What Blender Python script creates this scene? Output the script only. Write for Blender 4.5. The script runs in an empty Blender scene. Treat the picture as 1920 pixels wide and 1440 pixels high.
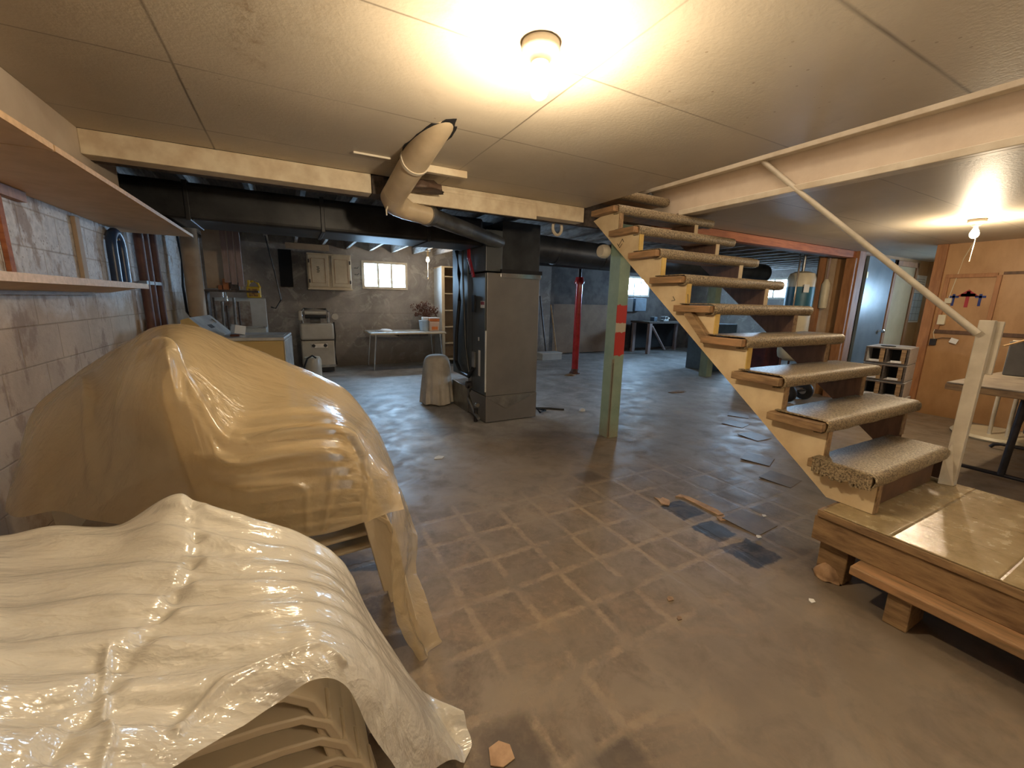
import bpy, bmesh, math, random
from mathutils import Vector, Matrix, noise
PI = math.pi
random.seed(7)
scene = bpy.context.scene
col = scene.collection

# ------------------------------------------------------------------ camera, world, light, exposure
cam_d = bpy.data.cameras.new('camera')
cam = bpy.data.objects.new('camera', cam_d); col.objects.link(cam)
FPX = 768.14
cam_d.sensor_fit = 'HORIZONTAL'; cam_d.sensor_width = 36.0
cam_d.lens = 36.0 * FPX / 1920.0
cam_d.clip_start = 0.02; cam_d.clip_end = 200
pitch, yaw, roll = 0.19815, 0.49535, 0.02258
fw = Vector((math.sin(yaw)*math.cos(pitch), math.cos(yaw)*math.cos(pitch), -math.sin(pitch)))
rt0 = Vector((math.cos(yaw), -math.sin(yaw), 0)); up0 = rt0.cross(fw)
rt = rt0*math.cos(roll) + up0*math.sin(roll); up = -rt0*math.sin(roll) + up0*math.cos(roll)
m = Matrix(((rt.x, up.x, -fw.x, 0), (rt.y, up.y, -fw.y, 0), (rt.z, up.z, -fw.z, 0), (0, 0, 0, 1)))
m.translation = (0, 0, 1.30)
cam.matrix_world = m
scene.camera = cam

world = bpy.data.worlds.new('daylight'); scene.world = world; world.use_nodes = True
bg = world.node_tree.nodes['Background']
bg.inputs[0].default_value = (0.50, 0.74, 1.0, 1); bg.inputs[1].default_value = 85.0
vs = scene.view_settings
vs.view_transform = 'Standard'; vs.look = 'None'; vs.gamma = 1.0; vs.use_curve_mapping = False
vs.exposure = 0.45

def portal(name, loc, rot, sx, sy):
    l = bpy.data.lights.new(name, 'AREA'); l.shape = 'RECTANGLE'; l.size = sx; l.size_y = sy
    l.cycles.is_portal = True
    o = bpy.data.objects.new(name, l); col.objects.link(o); o.location = loc; o.rotation_euler = rot
    return o
# window openings let the sky in (portals only guide the sampling of the sky)
portal('window_portal', (1.72, 8.75, 1.73), (-PI/2, 0, 0), 0.85, 0.55)
portal('window_portal', (8.75, 9.05, 1.79), (-PI/2, 0, 0), 0.9, 0.52)
portal('window_portal', (11.2, 6.5, 1.77), (0, PI/2, 0), 0.5, 1.1)
portal('window_portal', (9.97, 1.5, 1.55), (0, PI/2, 0), 0.5, 0.7)

WARM = (1.0, 0.80, 0.55)
def lamp_light(name, loc, power, r, c=WARM):
    l = bpy.data.lights.new(name, 'POINT'); l.energy = power; l.color = c; l.shadow_soft_size = r
    o = bpy.data.objects.new(name, l); col.objects.link(o); o.location = loc
    return o

# ------------------------------------------------------------------ helpers
def tag(o, label=None, cat=None, group=None, kind=None):
    if label: o['label'] = label
    if cat: o['category'] = cat
    if group: o['group'] = group
    if kind: o['kind'] = kind
    return o
def empty(name, label, cat, loc=(0, 0, 0), rz=0, group=None):
    o = bpy.data.objects.new(name, None); col.objects.link(o)
    o.location = loc; o.rotation_euler = (0, 0, rz); o.empty_display_size = 0.05
    return tag(o, label, cat, group)
class MB:
    """collects shapes into one mesh"""
    def __init__(s): s.bm = bmesh.new()
    def box(s, x0, x1, y0, y1, z0, z1, rot=None, piv=None, taper=0):
        vs_ = []
        for z in (z0, z1):
            t = taper if z == z1 else 0
            for x, y in ((x0+t, y0+t), (x1-t, y0+t), (x1-t, y1-t), (x0+t, y1-t)):
                v = Vector((x, y, z))
                if rot is not None:
                    p = Vector(piv) if piv else Vector(((x0+x1)/2, (y0+y1)/2, (z0+z1)/2))
                    v = p + rot @ (v - p)
                vs_.append(s.bm.verts.new(v))
        for f in ((3, 2, 1, 0), (4, 5, 6, 7), (0, 1, 5, 4), (1, 2, 6, 5), (2, 3, 7, 6), (3, 0, 4, 7)):
            s.bm.faces.new([vs_[i] for i in f])
        return s
    def poly(s, pts, d):
        """closed polygon pts extruded by vector d"""
        d = Vector(d); a = [s.bm.verts.new(p) for p in pts]; b = [s.bm.verts.new(Vector(p)+d) for p in pts]
        s.bm.faces.new(a[::-1]); s.bm.faces.new(b)
        n = len(a)
        for i in range(n): s.bm.faces.new((a[i], a[(i+1) % n], b[(i+1) % n], b[i]))
        return s
    def bar(s, p, q, w, h, up=(0, 0, 1)):
        p, q = Vector(p), Vector(q); t = (q-p).normalized(); u = Vector(up)
        a = t.cross(u)
        if a.length < 1e-4: a = t.cross(Vector((1, 0, 0)))
        a.normalize(); b = a.cross(t).normalized()
        c = [p + a*w/2*i + b*h/2*j for i, j in ((-1, -1), (1, -1), (1, 1), (-1, 1))]
        return s.poly(c, q-p)
    def tube(s, pts, r, n=12, closed=False, cap=True):
        pts = [Vector(p) for p in pts]; rings = []; ref = None; L = len(pts)
        for i, p in enumerate(pts):
            if closed: t = pts[(i+1) % L]-pts[i-1]
            else: t = pts[min(i+1, L-1)]-pts[max(i-1, 0)]
            t.normalize()
            if ref is None: ref = Vector((0, 0, 1)) if abs(t.z) < .9 else Vector((1, 0, 0))
            a = t.cross(ref).normalized(); b = t.cross(a).normalized(); ref = a.cross(t).normalized() if False else ref
            if abs(t.dot(ref)) > .95:
                ref = Vector((1, 0, 0)) if abs(t.x) < .8 else Vector((0, 1, 0)); a = t.cross(ref).normalized(); b = t.cross(a).normalized()
            rr = r[i] if isinstance(r, (list, tuple)) else r
            rings.append([s.bm.verts.new(p + a*math.cos(k*2*PI/n)*rr + b*math.sin(k*2*PI/n)*rr) for k in range(n)])
        m_ = L if closed else L-1
        for i in range(m_):
            A, B = rings[i], rings[(i+1) % L]
            # align start vertex to limit twisting
            best = min(range(n), key=lambda o: (A[0].co-B[o].co).length)
            for k in range(n):
                s.bm.faces.new((A[k], A[(k+1) % n], B[(k+1+best) % n], B[(k+best) % n]))
        if cap and not closed:
            s.bm.faces.new(rings[0][::-1]); s.bm.faces.new(rings[-1])
        return s
    def cyl(s, p, q, r, n=20, r2=None):
        return s.tube([p, q], [r, r if r2 is None else r2], n)
    def lathe(s, prof, c=(0, 0, 0), n=24, axis='z', flute=0, fn=0):
        rings = []
        for r, z in prof:
            ring = []
            for k in range(n):
                a = k*2*PI/n; rr = max(r, 1e-4)*(1+flute*math.sin(fn*a))
                x, y = rr*math.cos(a), rr*math.sin(a)
                v = (x, y, z) if axis == 'z' else ((z, x, y) if axis == 'x' else (x, z, y))
                ring.append(s.bm.verts.new(Vector(c)+Vector(v)))
            rings.append(ring)
        for A, B in zip(rings, rings[1:]):
            for k in range(n): s.bm.faces.new((A[k], A[(k+1) % n], B[(k+1) % n], B[k]))
        s.bm.faces.new(rings[0][::-1]); s.bm.faces.new(rings[-1])
        return s
    def sweep(s, pts, w, t, side=(0, 1, 0)):
        """flat band: width w along `side`, thickness t, following pts; w may be a list"""
        pts = [Vector(p) for p in pts]; sd = Vector(side); rings = []
        for i, p in enumerate(pts):
            tt = (pts[min(i+1, len(pts)-1)]-pts[max(i-1, 0)]).normalized()
            nn = tt.cross(sd).normalized(); ww = w[i] if isinstance(w, (list, tuple)) else w
            rings.append([s.bm.verts.new(p + sd*ww/2*a + nn*t/2*b) for a, b in ((-1, -1), (1, -1), (1, 1), (-1, 1))])
        for A, B in zip(rings, rings[1:]):
            for k in range(4): s.bm.faces.new((A[k], A[(k+1) % 4], B[(k+1) % 4], B[k]))
        s.bm.faces.new(rings[0][::-1]); s.bm.faces.new(rings[-1])
        return s
    def build(s, name, mat, parent=None, bevel=0, smooth=False, label=None, seg=2, sub=0):
        bmesh.ops.recalc_face_normals(s.bm, faces=s.bm.faces)
        me = bpy.data.meshes.new(name); s.bm.to_mesh(me); s.bm.free()
        me.materials.append(mat)
        o = bpy.data.objects.new(name, me); col.objects.link(o)
        if parent: o.parent = parent
        if smooth:
            for p in me.polygons: p.use_smooth = True
            me.set_sharp_from_angle(angle=math.radians(42))
        if bevel:
            b = o.modifiers.new('bevel', 'BEVEL'); b.width = bevel; b.segments = seg; b.limit_method = 'ANGLE'; b.angle_limit = math.radians(40)
        if sub:
            q = o.modifiers.new('sub', 'SUBSURF'); q.levels = sub; q.render_levels = sub
        if label: o['label'] = label
        return o
def struct(mb, name, mat, bevel=0, label=None, parent=None):
    o = mb.build(name, mat, parent, bevel)
    if parent is None:
        o['kind'] = 'structure'
        if label: o['label'] = label
    return o
def thing(mb, name, mat, label, cat, bevel=0, smooth=False, group=None, sub=0):
    return tag(mb.build(name, mat, None, bevel, smooth, sub=sub), label, cat, group)
def dup(root, loc, rz=None, label=None):
    r = root.copy(); col.objects.link(r); r.location = loc
    if rz is not None: r.rotation_euler = (0, 0, rz)
    if label: r['label'] = label
    for ch in list(root.children):
        c = ch.copy(); col.objects.link(c); c.parent = r
        for g in list(ch.children):
            d = g.copy(); col.objects.link(d); d.parent = c
    return r
def RX(a): return Matrix.Rotation(a, 3, 'X')
def RY(a): return Matrix.Rotation(a, 3, 'Y')
def RZ(a): return Matrix.Rotation(a, 3, 'Z')

# ------------------------------------------------------------------ materials
class NT:
    def __init__(s, name):
        s.m = bpy.data.materials.new(name); s.m.use_nodes = True; s.t = s.m.node_tree
        s.b = s.t.nodes['Principled BSDF']; s.out = s.t.nodes['Material Output']
        s.tc = s.n('ShaderNodeTexCoord')
    def n(s, ty, **k):
        x = s.t.nodes.new(ty)
        for a, v in k.items():
            if hasattr(x, a): setattr(x, a, v)
        return x
    def l(s, a, b): s.t.links.new(a, b)
    def val(s, i, v):
        if hasattr(v, 'links') or isinstance(v, bpy.types.NodeSocket): s.l(v, i)
        else: i.default_value = v
    def math(s, op, a, b=0.0, c=None, clamp=False):
        x = s.n('ShaderNodeMath', operation=op); x.use_clamp = clamp
        s.val(x.inputs[0], a); s.val(x.inputs[1], b)
        if c is not None: s.val(x.inputs[2], c)
        return x.outputs[0]
    def mapping(s, scale=(1, 1, 1), rot=(0, 0, 0), src='Object'):
        x = s.n('ShaderNodeMapping'); s.l(s.tc.outputs[src], x.inputs[0])
        x.inputs['Scale'].default_value = scale; x.inputs['Rotation'].default_value = rot
        return x.outputs[0]
    def noise(s, scale=5, detail=4, rough=.55, vec=None, dist=0):
        x = s.n('ShaderNodeTexNoise'); s.l(vec if vec is not None else s.tc.outputs['Object'], x.inputs['Vector'])
        x.inputs['Scale'].default_value = scale; x.inputs['Detail'].default_value = detail
        x.inputs['Roughness'].default_value = rough; x.inputs['Distortion'].default_value = dist
        return x.outputs[0]
    def ramp(s, f, stops):
        x = s.n('ShaderNodeValToRGB'); s.val(x.inputs[0], f); e = x.color_ramp.elements
        while len(e) < len(stops): e.new(.5)
        for k, (p, c) in zip(e, stops):
            k.position = p; k.color = (c[0], c[1], c[2], 1) if not isinstance(c, (int, float)) else (c, c, c, 1)
        return x.outputs[0]
    def mix(s, f, a, b, mode='MIX'):
        x = s.n('ShaderNodeMix', data_type='RGBA', blend_type=mode); s.val(x.inputs[0], f)
        for i, v in ((6, a), (7, b)):
            if isinstance(v, tuple): x.inputs[i].default_value = (*v[:3], 1)
            else: s.l(v, x.inputs[i])
        return x.outputs[2]
    def sep(s, vec=None):
        x = s.n('ShaderNodeSeparateXYZ'); s.l(vec if vec is not None else s.tc.outputs['Object'], x.inputs[0]); return x.outputs
    def bump(s, h, strength=.3, dist=.01):
        x = s.n('ShaderNodeBump'); x.inputs['Strength'].default_value = strength; x.inputs['Distance'].default_value = dist
        s.l(h, x.inputs['Height']); s.l(x.outputs[0], s.b.inputs['Normal']); return x
    def line(s, coord, at, w):
        """1 on a line of half width w, soft edge"""
        d = s.math('ABSOLUTE', s.math('SUBTRACT', coord, at))
        return s.math('SUBTRACT', 1.0, s.math('DIVIDE', d, w), clamp=True)
    def boxmask(s, x, y, x0, x1, y0, y1, soft=.02):
        a = s.math('DIVIDE', s.math('SUBTRACT', (x1-x0)/2, s.math('ABSOLUTE', s.math('SUBTRACT', x, (x0+x1)/2))), soft, clamp=True)
        b = s.math('DIVIDE', s.math('SUBTRACT', (y1-y0)/2, s.math('ABSOLUTE', s.math('SUBTRACT', y, (y0+y1)/2))), soft, clamp=True)
        return s.math('MULTIPLY', a, b)
    def fin(s, color=None, rough=.6, metal=0.0, spec=None):
        if color is not None:
            if isinstance(color, tuple): s.b.inputs['Base Color'].default_value = (*color, 1)
            else: s.l(color, s.b.inputs['Base Color'])
        s.val(s.b.inputs['Roughness'], rough); s.b.inputs['Metallic'].default_value = metal
        if spec is not None: s.b.inputs['Specular IOR Level'].default_value = spec
        return s.m
def simple(name, c, c2=None, rough=.6, metal=0, scale=6, bump=.15, bscale=40, spec=None, stretch=(1, 1, 1), bd=.004):
    t = NT(name); c2 = c2 or tuple(v*.75 for v in c); v = t.mapping(stretch)
    n = t.noise(scale, 5, .6, v)
    cc = t.ramp(n, [(.35, c2), (.62, c)])
    if bump: t.bump(t.noise(bscale, 3, .6, v), bump, bd)
    return t.fin(cc, rough, metal, spec)

M = {}
# woods
M['pine'] = simple('pine_board', (.62, .42, .22), (.48, .30, .14), .6, scale=4, stretch=(1, 8, 8), bscale=30)
M['pine_y'] = simple('pine_long_y', (.50, .30, .15), (.36, .20, .09), .65, scale=4, stretch=(9, 1, 9), bscale=30)
M['shelf'] = simple('particle_board', (.72, .50, .30), (.62, .42, .23), .6, scale=7, stretch=(1, 1, 1), bscale=90)
M['shelf_edge'] = simple('board_edge', (.75, .50, .26), (.6, .38, .18), .6, scale=40)
M['stringer'] = simple('painted_stringer', (.74, .60, .38), (.60, .45, .26), .6, scale=5, stretch=(1, 1, 1), bscale=25)
M['yellowwood'] = simple('yellow_stained_cut', (.66, .46, .14), (.5, .33, .09), .6)
M['dirtwood'] = simple('dirty_brown_plank', (.34, .22, .11), (.17, .10, .05), .62, scale=7, stretch=(5, 1, 5), bscale=25, bump=.4)
M['stepwood'] = simple('worn_step_plank', (.42, .24, .12), (.22, .14, .07), .5, scale=5, stretch=(8, 1, 6), bscale=25, bump=.3)
M['plywood'] = simple('brown_plywood', (.43, .25, .115), (.35, .19, .08), .5, scale=3, stretch=(1, 2, 1), bscale=8, bump=.05)
M['plygrey'] = simple('old_plywood_sheet', (.33, .22, .14), (.24, .155, .10), .7, scale=3)
M['studwood'] = simple('stud_wood', (.40, .19, .08), (.27, .12, .05), .6, scale=4, stretch=(6, 6, 1))
M['redwood'] = simple('red_beam_wood', (.46, .17, .07), (.30, .10, .045), .75, scale=4, stretch=(1, 8, 8))
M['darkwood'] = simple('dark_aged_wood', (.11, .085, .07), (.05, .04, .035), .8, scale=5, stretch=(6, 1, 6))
M['joist'] = simple('whitewashed_joist', (.42, .38, .34), (.18, .15, .13), .8, scale=6, stretch=(6, 1, 6))
# metals
M['furnace'] = simple('grey_enamel_steel', (.215, .205, .195), (.18, .17, .165), .38, .35, scale=3, bump=.03)
M['furnace_d'] = simple('dark_grey_steel', (.115, .125, .13), (.085, .095, .10), .4, .4, scale=3, bump=.05)
M['galv'] = simple('galvanised_steel', (.36, .36, .35), (.22, .22, .21), .35, .8, scale=7, bump=.08, bscale=12)
M['duct'] = simple('dusty_duct_metal', (.05, .052, .055), (.022, .023, .025), .45, .5, scale=4, bump=.1, bscale=10)
M['chrome'] = simple('chrome_metal', (.75, .75, .74), (.6, .6, .6), .18, 1.0, bump=0)
M['black'] = simple('black_rubber', (.02, .02, .022), (.012, .012, .012), .45, bump=.05)
M['blacksteel'] = simple('dark_steel_frame', (.05, .045, .05), (.025, .025, .028), .4, .5)
M['redpaint'] = simple('glossy_red_paint', (.50, .03, .035), (.30, .02, .02), .22, bump=.15, bscale=14)
M['redwire'] = simple('red_wire', (.35, .02, .03), rough=.4)
M['greenpaint'] = simple('faded_green_paint', (.33, .42, .31), (.24, .30, .22), .6, scale=5, stretch=(1, 1, .5), bscale=12, bump=.3)
M['whitepaint'] = simple('cream_white_paint', (.72, .66, .54), (.58, .50, .38), .45, scale=6, bscale=20)
M['darkstrip'] = simple('dark_wood_strip', (.13, .065, .035), (.08, .04, .02), .6, stretch=(1, 5, 1))
M['beampaint'] = simple('chipped_white_beam_paint', (.78, .68, .50), (.62, .50, .34), .55, scale=9, bscale=22, bump=.35)
M['fascia'] = simple('painted_stairwell_board', (.68, .58, .47), (.58, .48, .38), .5, scale=3, bscale=60, bump=.2)
M['newel'] = simple('grey_white_post_paint', (.60, .55, .45), (.48, .43, .34), .5, scale=8, bscale=30)
M['pipepaint'] = simple('cream_painted_flue', (.66, .54, .37), (.52, .41, .27), .35, scale=4, bump=.08, bscale=10)
M['concretewall'] = None
M['appl_white'] = simple('white_appliance_enamel', (.60, .60, .57), (.42, .42, .41), .25, scale=5, bump=.02)
M['appl_tan'] = simple('tan_appliance_side', (.62, .46, .20), (.55, .40, .16), .35, scale=3, bump=.02)
M['appl_beige'] = simple('beige_machine_enamel', (.60, .54, .44), (.50, .44, .35), .28, scale=4, bump=.03)
M['cabinet'] = simple('cream_cabinet', (.70, .58, .40), (.60, .48, .32), .5, scale=5)
M['bluewhite'] = simple('white_melamine', (.62, .64, .64), (.5, .52, .52), .4, scale=4, bump=.02)
M['beige_panel'] = simple('beige_fibreboard', (.50, .38, .26), (.42, .31, .21), .7)
M['mauve'] = simple('mauve_plank', (.36, .27, .25), (.28, .20, .18), .6, stretch=(6, 6, 1))
M['rust'] = simple('rusty_pipe', (.14, .06, .045), (.07, .03, .025), .6)
M['blue'] = simple('blue_vinyl', (.02, .05, .12), (.015, .03, .07), .35)
M['bluetank'] = simple('blue_tank_jacket', (.02, .14, .22), (.02, .10, .16), .4, bump=.02)
M['cream'] = simple('cream_enamel', (.66, .60, .44), (.58, .52, .38), .4)
M['cloth'] = simple('dusty_dust_sheet', (.60, .56, .49), (.45, .41, .35), .85, scale=6, bscale=30, bump=.3)
M['yellow'] = simple('yellow_plastic', (.75, .50, .03), (.6, .38, .02), .35, bump=0)
M['orange'] = simple('orange_plastic', (.80, .24, .06), (.65, .17, .04), .35, bump=0)
M['paper'] = simple('white_paper', (.78, .78, .76), (.7, .7, .68), .7, bump=.03)
M['bluepl'] = simple('pale_blue_plastic', (.55, .68, .80), (.45, .58, .72), .3, bump=0)
M['tabletop'] = simple('speckled_laminate', (.52, .50, .47), (.40, .38, .35), .28, scale=30, bump=.02)
M['foldtop'] = simple('grey_folding_top', (.33, .28, .22), (.22, .18, .14), .5, scale=9)
M['driedplant'] = simple('dried_russet_flowers', (.16, .06, .04), (.08, .03, .02), .8)
M['resin'] = simple('cream_resin', (.62, .53, .38), (.55, .46, .32), .38, scale=3, bump=.02)
M['darkred'] = simple('dark_red_fabric', (.14, .03, .03), (.07, .02, .02), .7)
M['darkbox'] = simple('dark_grey_case', (.10, .095, .09), (.07, .065, .06), .5)
M['bluegrey'] = simple('blue_grey_case', (.12, .19, .27), (.09, .14, .20), .5)
M['brick'] = simple('stained_crumpled_metal', (.16, .10, .07), (.07, .045, .03), .6, scale=9, bump=.6, bscale=9, bd=.02)
M['cross_blue'] = simple('blue_crayon', (.02, .04, .20), rough=.7)
M['cross_red'] = simple('red_crayon', (.35, .03, .04), rough=.7)
M['orangewood'] = simple('orange_block', (.50, .18, .06), rough=.6)
M['hardware'] = simple('brass_hardware', (.55, .42, .25), (.3, .22, .12), .35, .9)
M['blackdark'] = simple('matt_black_paint', (.012, .012, .014), rough=.8)

def emis(name, c, s):
    t = NT(name); t.b.inputs['Base Color'].default_value = (*c, 1)
    t.b.inputs['Emission Color'].default_value = (*c, 1); t.b.inputs['Emission Strength'].default_value = s
    return t.m
M['bulb'] = emis('glowing_bulb_glass', (1.0, .80, .50), 18.0)

def glass():
    t = NT('window_glass'); g = t.n('ShaderNodeBsdfTransparent'); g.inputs[0].default_value = (.93, .97, 1, 1)
    gl = t.n('ShaderNodeBsdfGlossy'); gl.inputs['Roughness'].default_value = .05
    mx = t.n('ShaderNodeMixShader'); mx.inputs[0].default_value = .05
    t.l(g.outputs[0], mx.inputs[1]); t.l(gl.outputs[0], mx.inputs[2]); t.l(mx.outputs[0], t.out.inputs[0])
    return t.m
M['glass'] = glass()

def ceiling_mat():
    t = NT('painted_ceiling_board'); X, Y, Z = t.sep()
    base = t.ramp(t.noise(1.6, 5, .6), [(.3, (.45, .39, .30)), (.7, (.56, .49, .385))])
    base = t.mix(t.math('MULTIPLY', t.ramp(t.noise(3.2, 6, .7, dist=.6), [(.58, 0), (.75, 1)]), .35), base, (.30, .22, .13))
    wob = t.math('MULTIPLY', t.math('SUBTRACT', t.noise(2.5, 2), .5), .012)
    xs = t.math('ADD', X, wob); ys = t.math('ADD', Y, wob)
    ln = t.line(xs, -.303, .007)
    ln = t.math('MAXIMUM', ln, t.line(xs, 1.005, .006))
    for y, w in ((.714, .010), (1.364, .006), (2.035, .006), (2.72, .006), (.06, .006)):
        ln = t.math('MAXIMUM', ln, t.line(ys, y, w))
    stn = t.ramp(t.noise(1.3, 4), [(.35, .35), (.65, 1.0)])
    lm = t.math('MULTIPLY', ln, stn)
    base = t.mix(t.math('MULTIPLY', lm, .9), base, (.07, .045, .025))
    sx_ = t.boxmask(t.math('ADD', X, t.math('MULTIPLY', t.math('SUBTRACT', t.noise(6, 5, .7), .5), .25)), Y, -.12, .02, .75, 1.95, .06)
    base = t.mix(t.math('MULTIPLY', sx_, t.math('MULTIPLY', t.ramp(t.noise(11, 6, .75, dist=1.2), [(.45, 0), (.62, 1)]), .5)), base, (.24, .15, .075))
    # chips and nail dents
    v = t.n('ShaderNodeTexVoronoi'); t.l(t.mapping((1, 1, 1)), v.inputs['Vector']); v.inputs['Scale'].default_value = 17
    chip = t.math('LESS_THAN', v.outputs['Distance'], .085)
    reg = t.math('MAXIMUM', t.ramp(t.noise(2.0, 2), [(.60, 0), (.66, 1)]), t.boxmask(X, Y, 1.05, 2.1, .72, 1.5, .25))
    chip = t.math('MULTIPLY', chip, reg)
    base = t.mix(t.math('MULTIPLY', chip, .6), base, (.20, .13, .07))
    h = t.math('ADD', t.noise(70, 3, .6), t.math('MULTIPLY', chip, -1.4))
    t.bump(h, .32, .004)
    return t.fin(base, .48, 0, .4)
M['ceiling'] = ceiling_mat()

def floor_mat():
    t = NT('worn_concrete_and_tile_floor'); X, Y, Z = t.sep()
    n1 = t.noise(1.1, 6, .62); n2 = t.noise(5.5, 6, .65, dist=.4); n3 = t.noise(22, 4, .65)
    conc = t.ramp(n1, [(.3, (.165, .13, .095)), (.55, (.235, .19, .14)), (.75, (.31, .255, .20))])
    conc = t.mix(t.math('MULTIPLY', t.ramp(n2, [(.5, 0), (.72, 1)]), .5), conc, (.105, .08, .058))
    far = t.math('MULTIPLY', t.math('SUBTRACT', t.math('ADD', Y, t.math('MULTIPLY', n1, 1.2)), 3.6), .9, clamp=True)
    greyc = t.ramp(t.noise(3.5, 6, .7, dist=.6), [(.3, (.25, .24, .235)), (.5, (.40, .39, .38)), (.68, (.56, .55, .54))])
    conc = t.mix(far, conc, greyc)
    # remains of nine inch tiles
    dx = t.math('ADD', t.math('MULTIPLY', t.math('SUBTRACT', t.noise(7, 3), .5), .03), t.math('MULTIPLY', t.math('SUBTRACT', t.noise(38, 4, .7), .5), .035))
    dy = t.math('ADD', t.math('MULTIPLY', t.math('SUBTRACT', t.noise(8, 3, vec=t.mapping((1, 1.2, 1))), .5), .03), t.math('MULTIPLY', t.math('SUBTRACT', t.noise(41, 4, .7, vec=t.mapping((1.1, 1, 1))), .5), .035))
    u = t.math('FRACT', t.math('ADD', t.math('DIVIDE', t.math('SUBTRACT', t.math('ADD', X, dx), .585), .2465), 20.0))
    v = t.math('FRACT', t.math('ADD', t.math('DIVIDE', t.math('SUBTRACT', t.math('ADD', Y, dy), .975), .2425), 20.0))
    eu = t.math('MINIMUM', u, t.math('SUBTRACT', 1.0, u)); ev = t.math('MINIMUM', v, t.math('SUBTRACT', 1.0, v))
    e = t.math('MINIMUM', eu, ev)
    tile = t.math('DIVIDE', t.math('SUBTRACT', t.math('ADD', e, t.math('MULTIPLY', n3, .06)), .07), .05, clamp=True)
    # region where tiles remain
    reg = t.boxmask(t.math('ADD', X, t.math('MULTIPLY', n2, .6)), t.math('ADD', Y, t.math('MULTIPLY', n1, .5)), -.6, 3.5, .72, 2.62, .35)
    fade = t.boxmask(X, Y, .9, 3.2, -2.0, 1.15, .35)
    reg = t.math('MULTIPLY', reg, t.math('SUBTRACT', 1.0, t.math('MULTIPLY', fade, .85)))
    cell = t.n('ShaderNodeTexWhiteNoise'); cell.noise_dimensions = '2D'
    cb = t.n('ShaderNodeCombineXYZ')
    t.l(t.math('FLOOR', t.math('DIVIDE', t.math('SUBTRACT', X, .585), .2465)), cb.inputs[0])
    t.l(t.math('FLOOR', t.math('DIVIDE', t.math('SUBTRACT', Y, .975), .2425)), cb.inputs[1])
    t.l(cb.outputs[0], cell.inputs['Vector'])
    brk = t.ramp(t.noise(3.6, 5, .7, dist=.8), [(.42, .03), (.56, 1)])
    tc = t.ramp(cell.outputs[0], [(0, (.135, .10, .07)), (.5, (.16, .12, .085)), (1, (.185, .142, .10))])
    tc = t.mix(t.math('MULTIPLY', t.ramp(t.noise(30, 6, .75, dist=.5), [(.48, 0), (.62, 1)]), .55), tc, (.26, .20, .135))
    tc = t.mix(t.math('MULTIPLY', t.ramp(t.noise(9, 6, .75, dist=1.0), [(.5, 0), (.66, 1)]), .55), tc, (.075, .058, .042))
    mort = t.ramp(n3, [(.3, (.22, .165, .11)), (.7, (.37, .285, .19))])
    tiled = t.mix(tile, mort, tc)
    c = t.mix(t.math('MULTIPLY', t.math('MULTIPLY', reg, .85), brk), conc, tiled)
    # bare black adhesive where tiles are gone
    xa = t.math('ADD', X, t.math('MULTIPLY', t.math('SUBTRACT', n3, .5), .06)); ya = t.math('ADD', Y, t.math('MULTIPLY', t.math('SUBTRACT', n2, .5), .07))
    bl = None
    for bx in ((2.05, 2.26, 1.52, 1.73), (2.02, 2.21, 1.27, 1.46), (1.98, 2.22, 1.02, 1.24)):
        k = t.boxmask(xa, ya, *bx, soft=.012); bl = k if bl is None else t.math('MAXIMUM', bl, k)
    c = t.mix(t.math('MULTIPLY', bl, .93), c, (.018, .018, .024))
    dk = None
    for bx, s in (((.38, .60, .72, .95), .6), ((.66, .86, .55, .75), .6), ((2.2, 2.44, 1.05, 1.26), .35), ((2.3, 2.52, 1.3, 1.5), .4), ((2.46, 2.72, 1.5, 1.75), .35), ((1.82, 2.04, 2.2, 2.4), .5)):
        k = t.math('MULTIPLY', t.boxmask(xa, ya, *bx, soft=.04), s); dk = k if dk is None else t.math('MAXIMUM', dk, k)
    c = t.mix(dk, c, (.055, .04, .032))
    dust = t.math('MULTIPLY', t.ramp(t.noise(2.3, 5, .7, dist=1.0), [(.52, 0), (.7, 1)]), .35)
    c = t.mix(dust, c, (.36, .25, .15))
    h = t.math('ADD', t.math('MULTIPLY', t.math('MULTIPLY', tile, reg), .5), t.math('ADD', t.math('MULTIPLY', n3, .35), t.math('MULTIPLY', n2, .3)))
    t.bump(h, .35, .006)
    r = t.ramp(n2, [(.35, .42), (.7, .68)])
    return t.fin(c, r, 0, .45)
M['floor'] = floor_mat()

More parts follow.
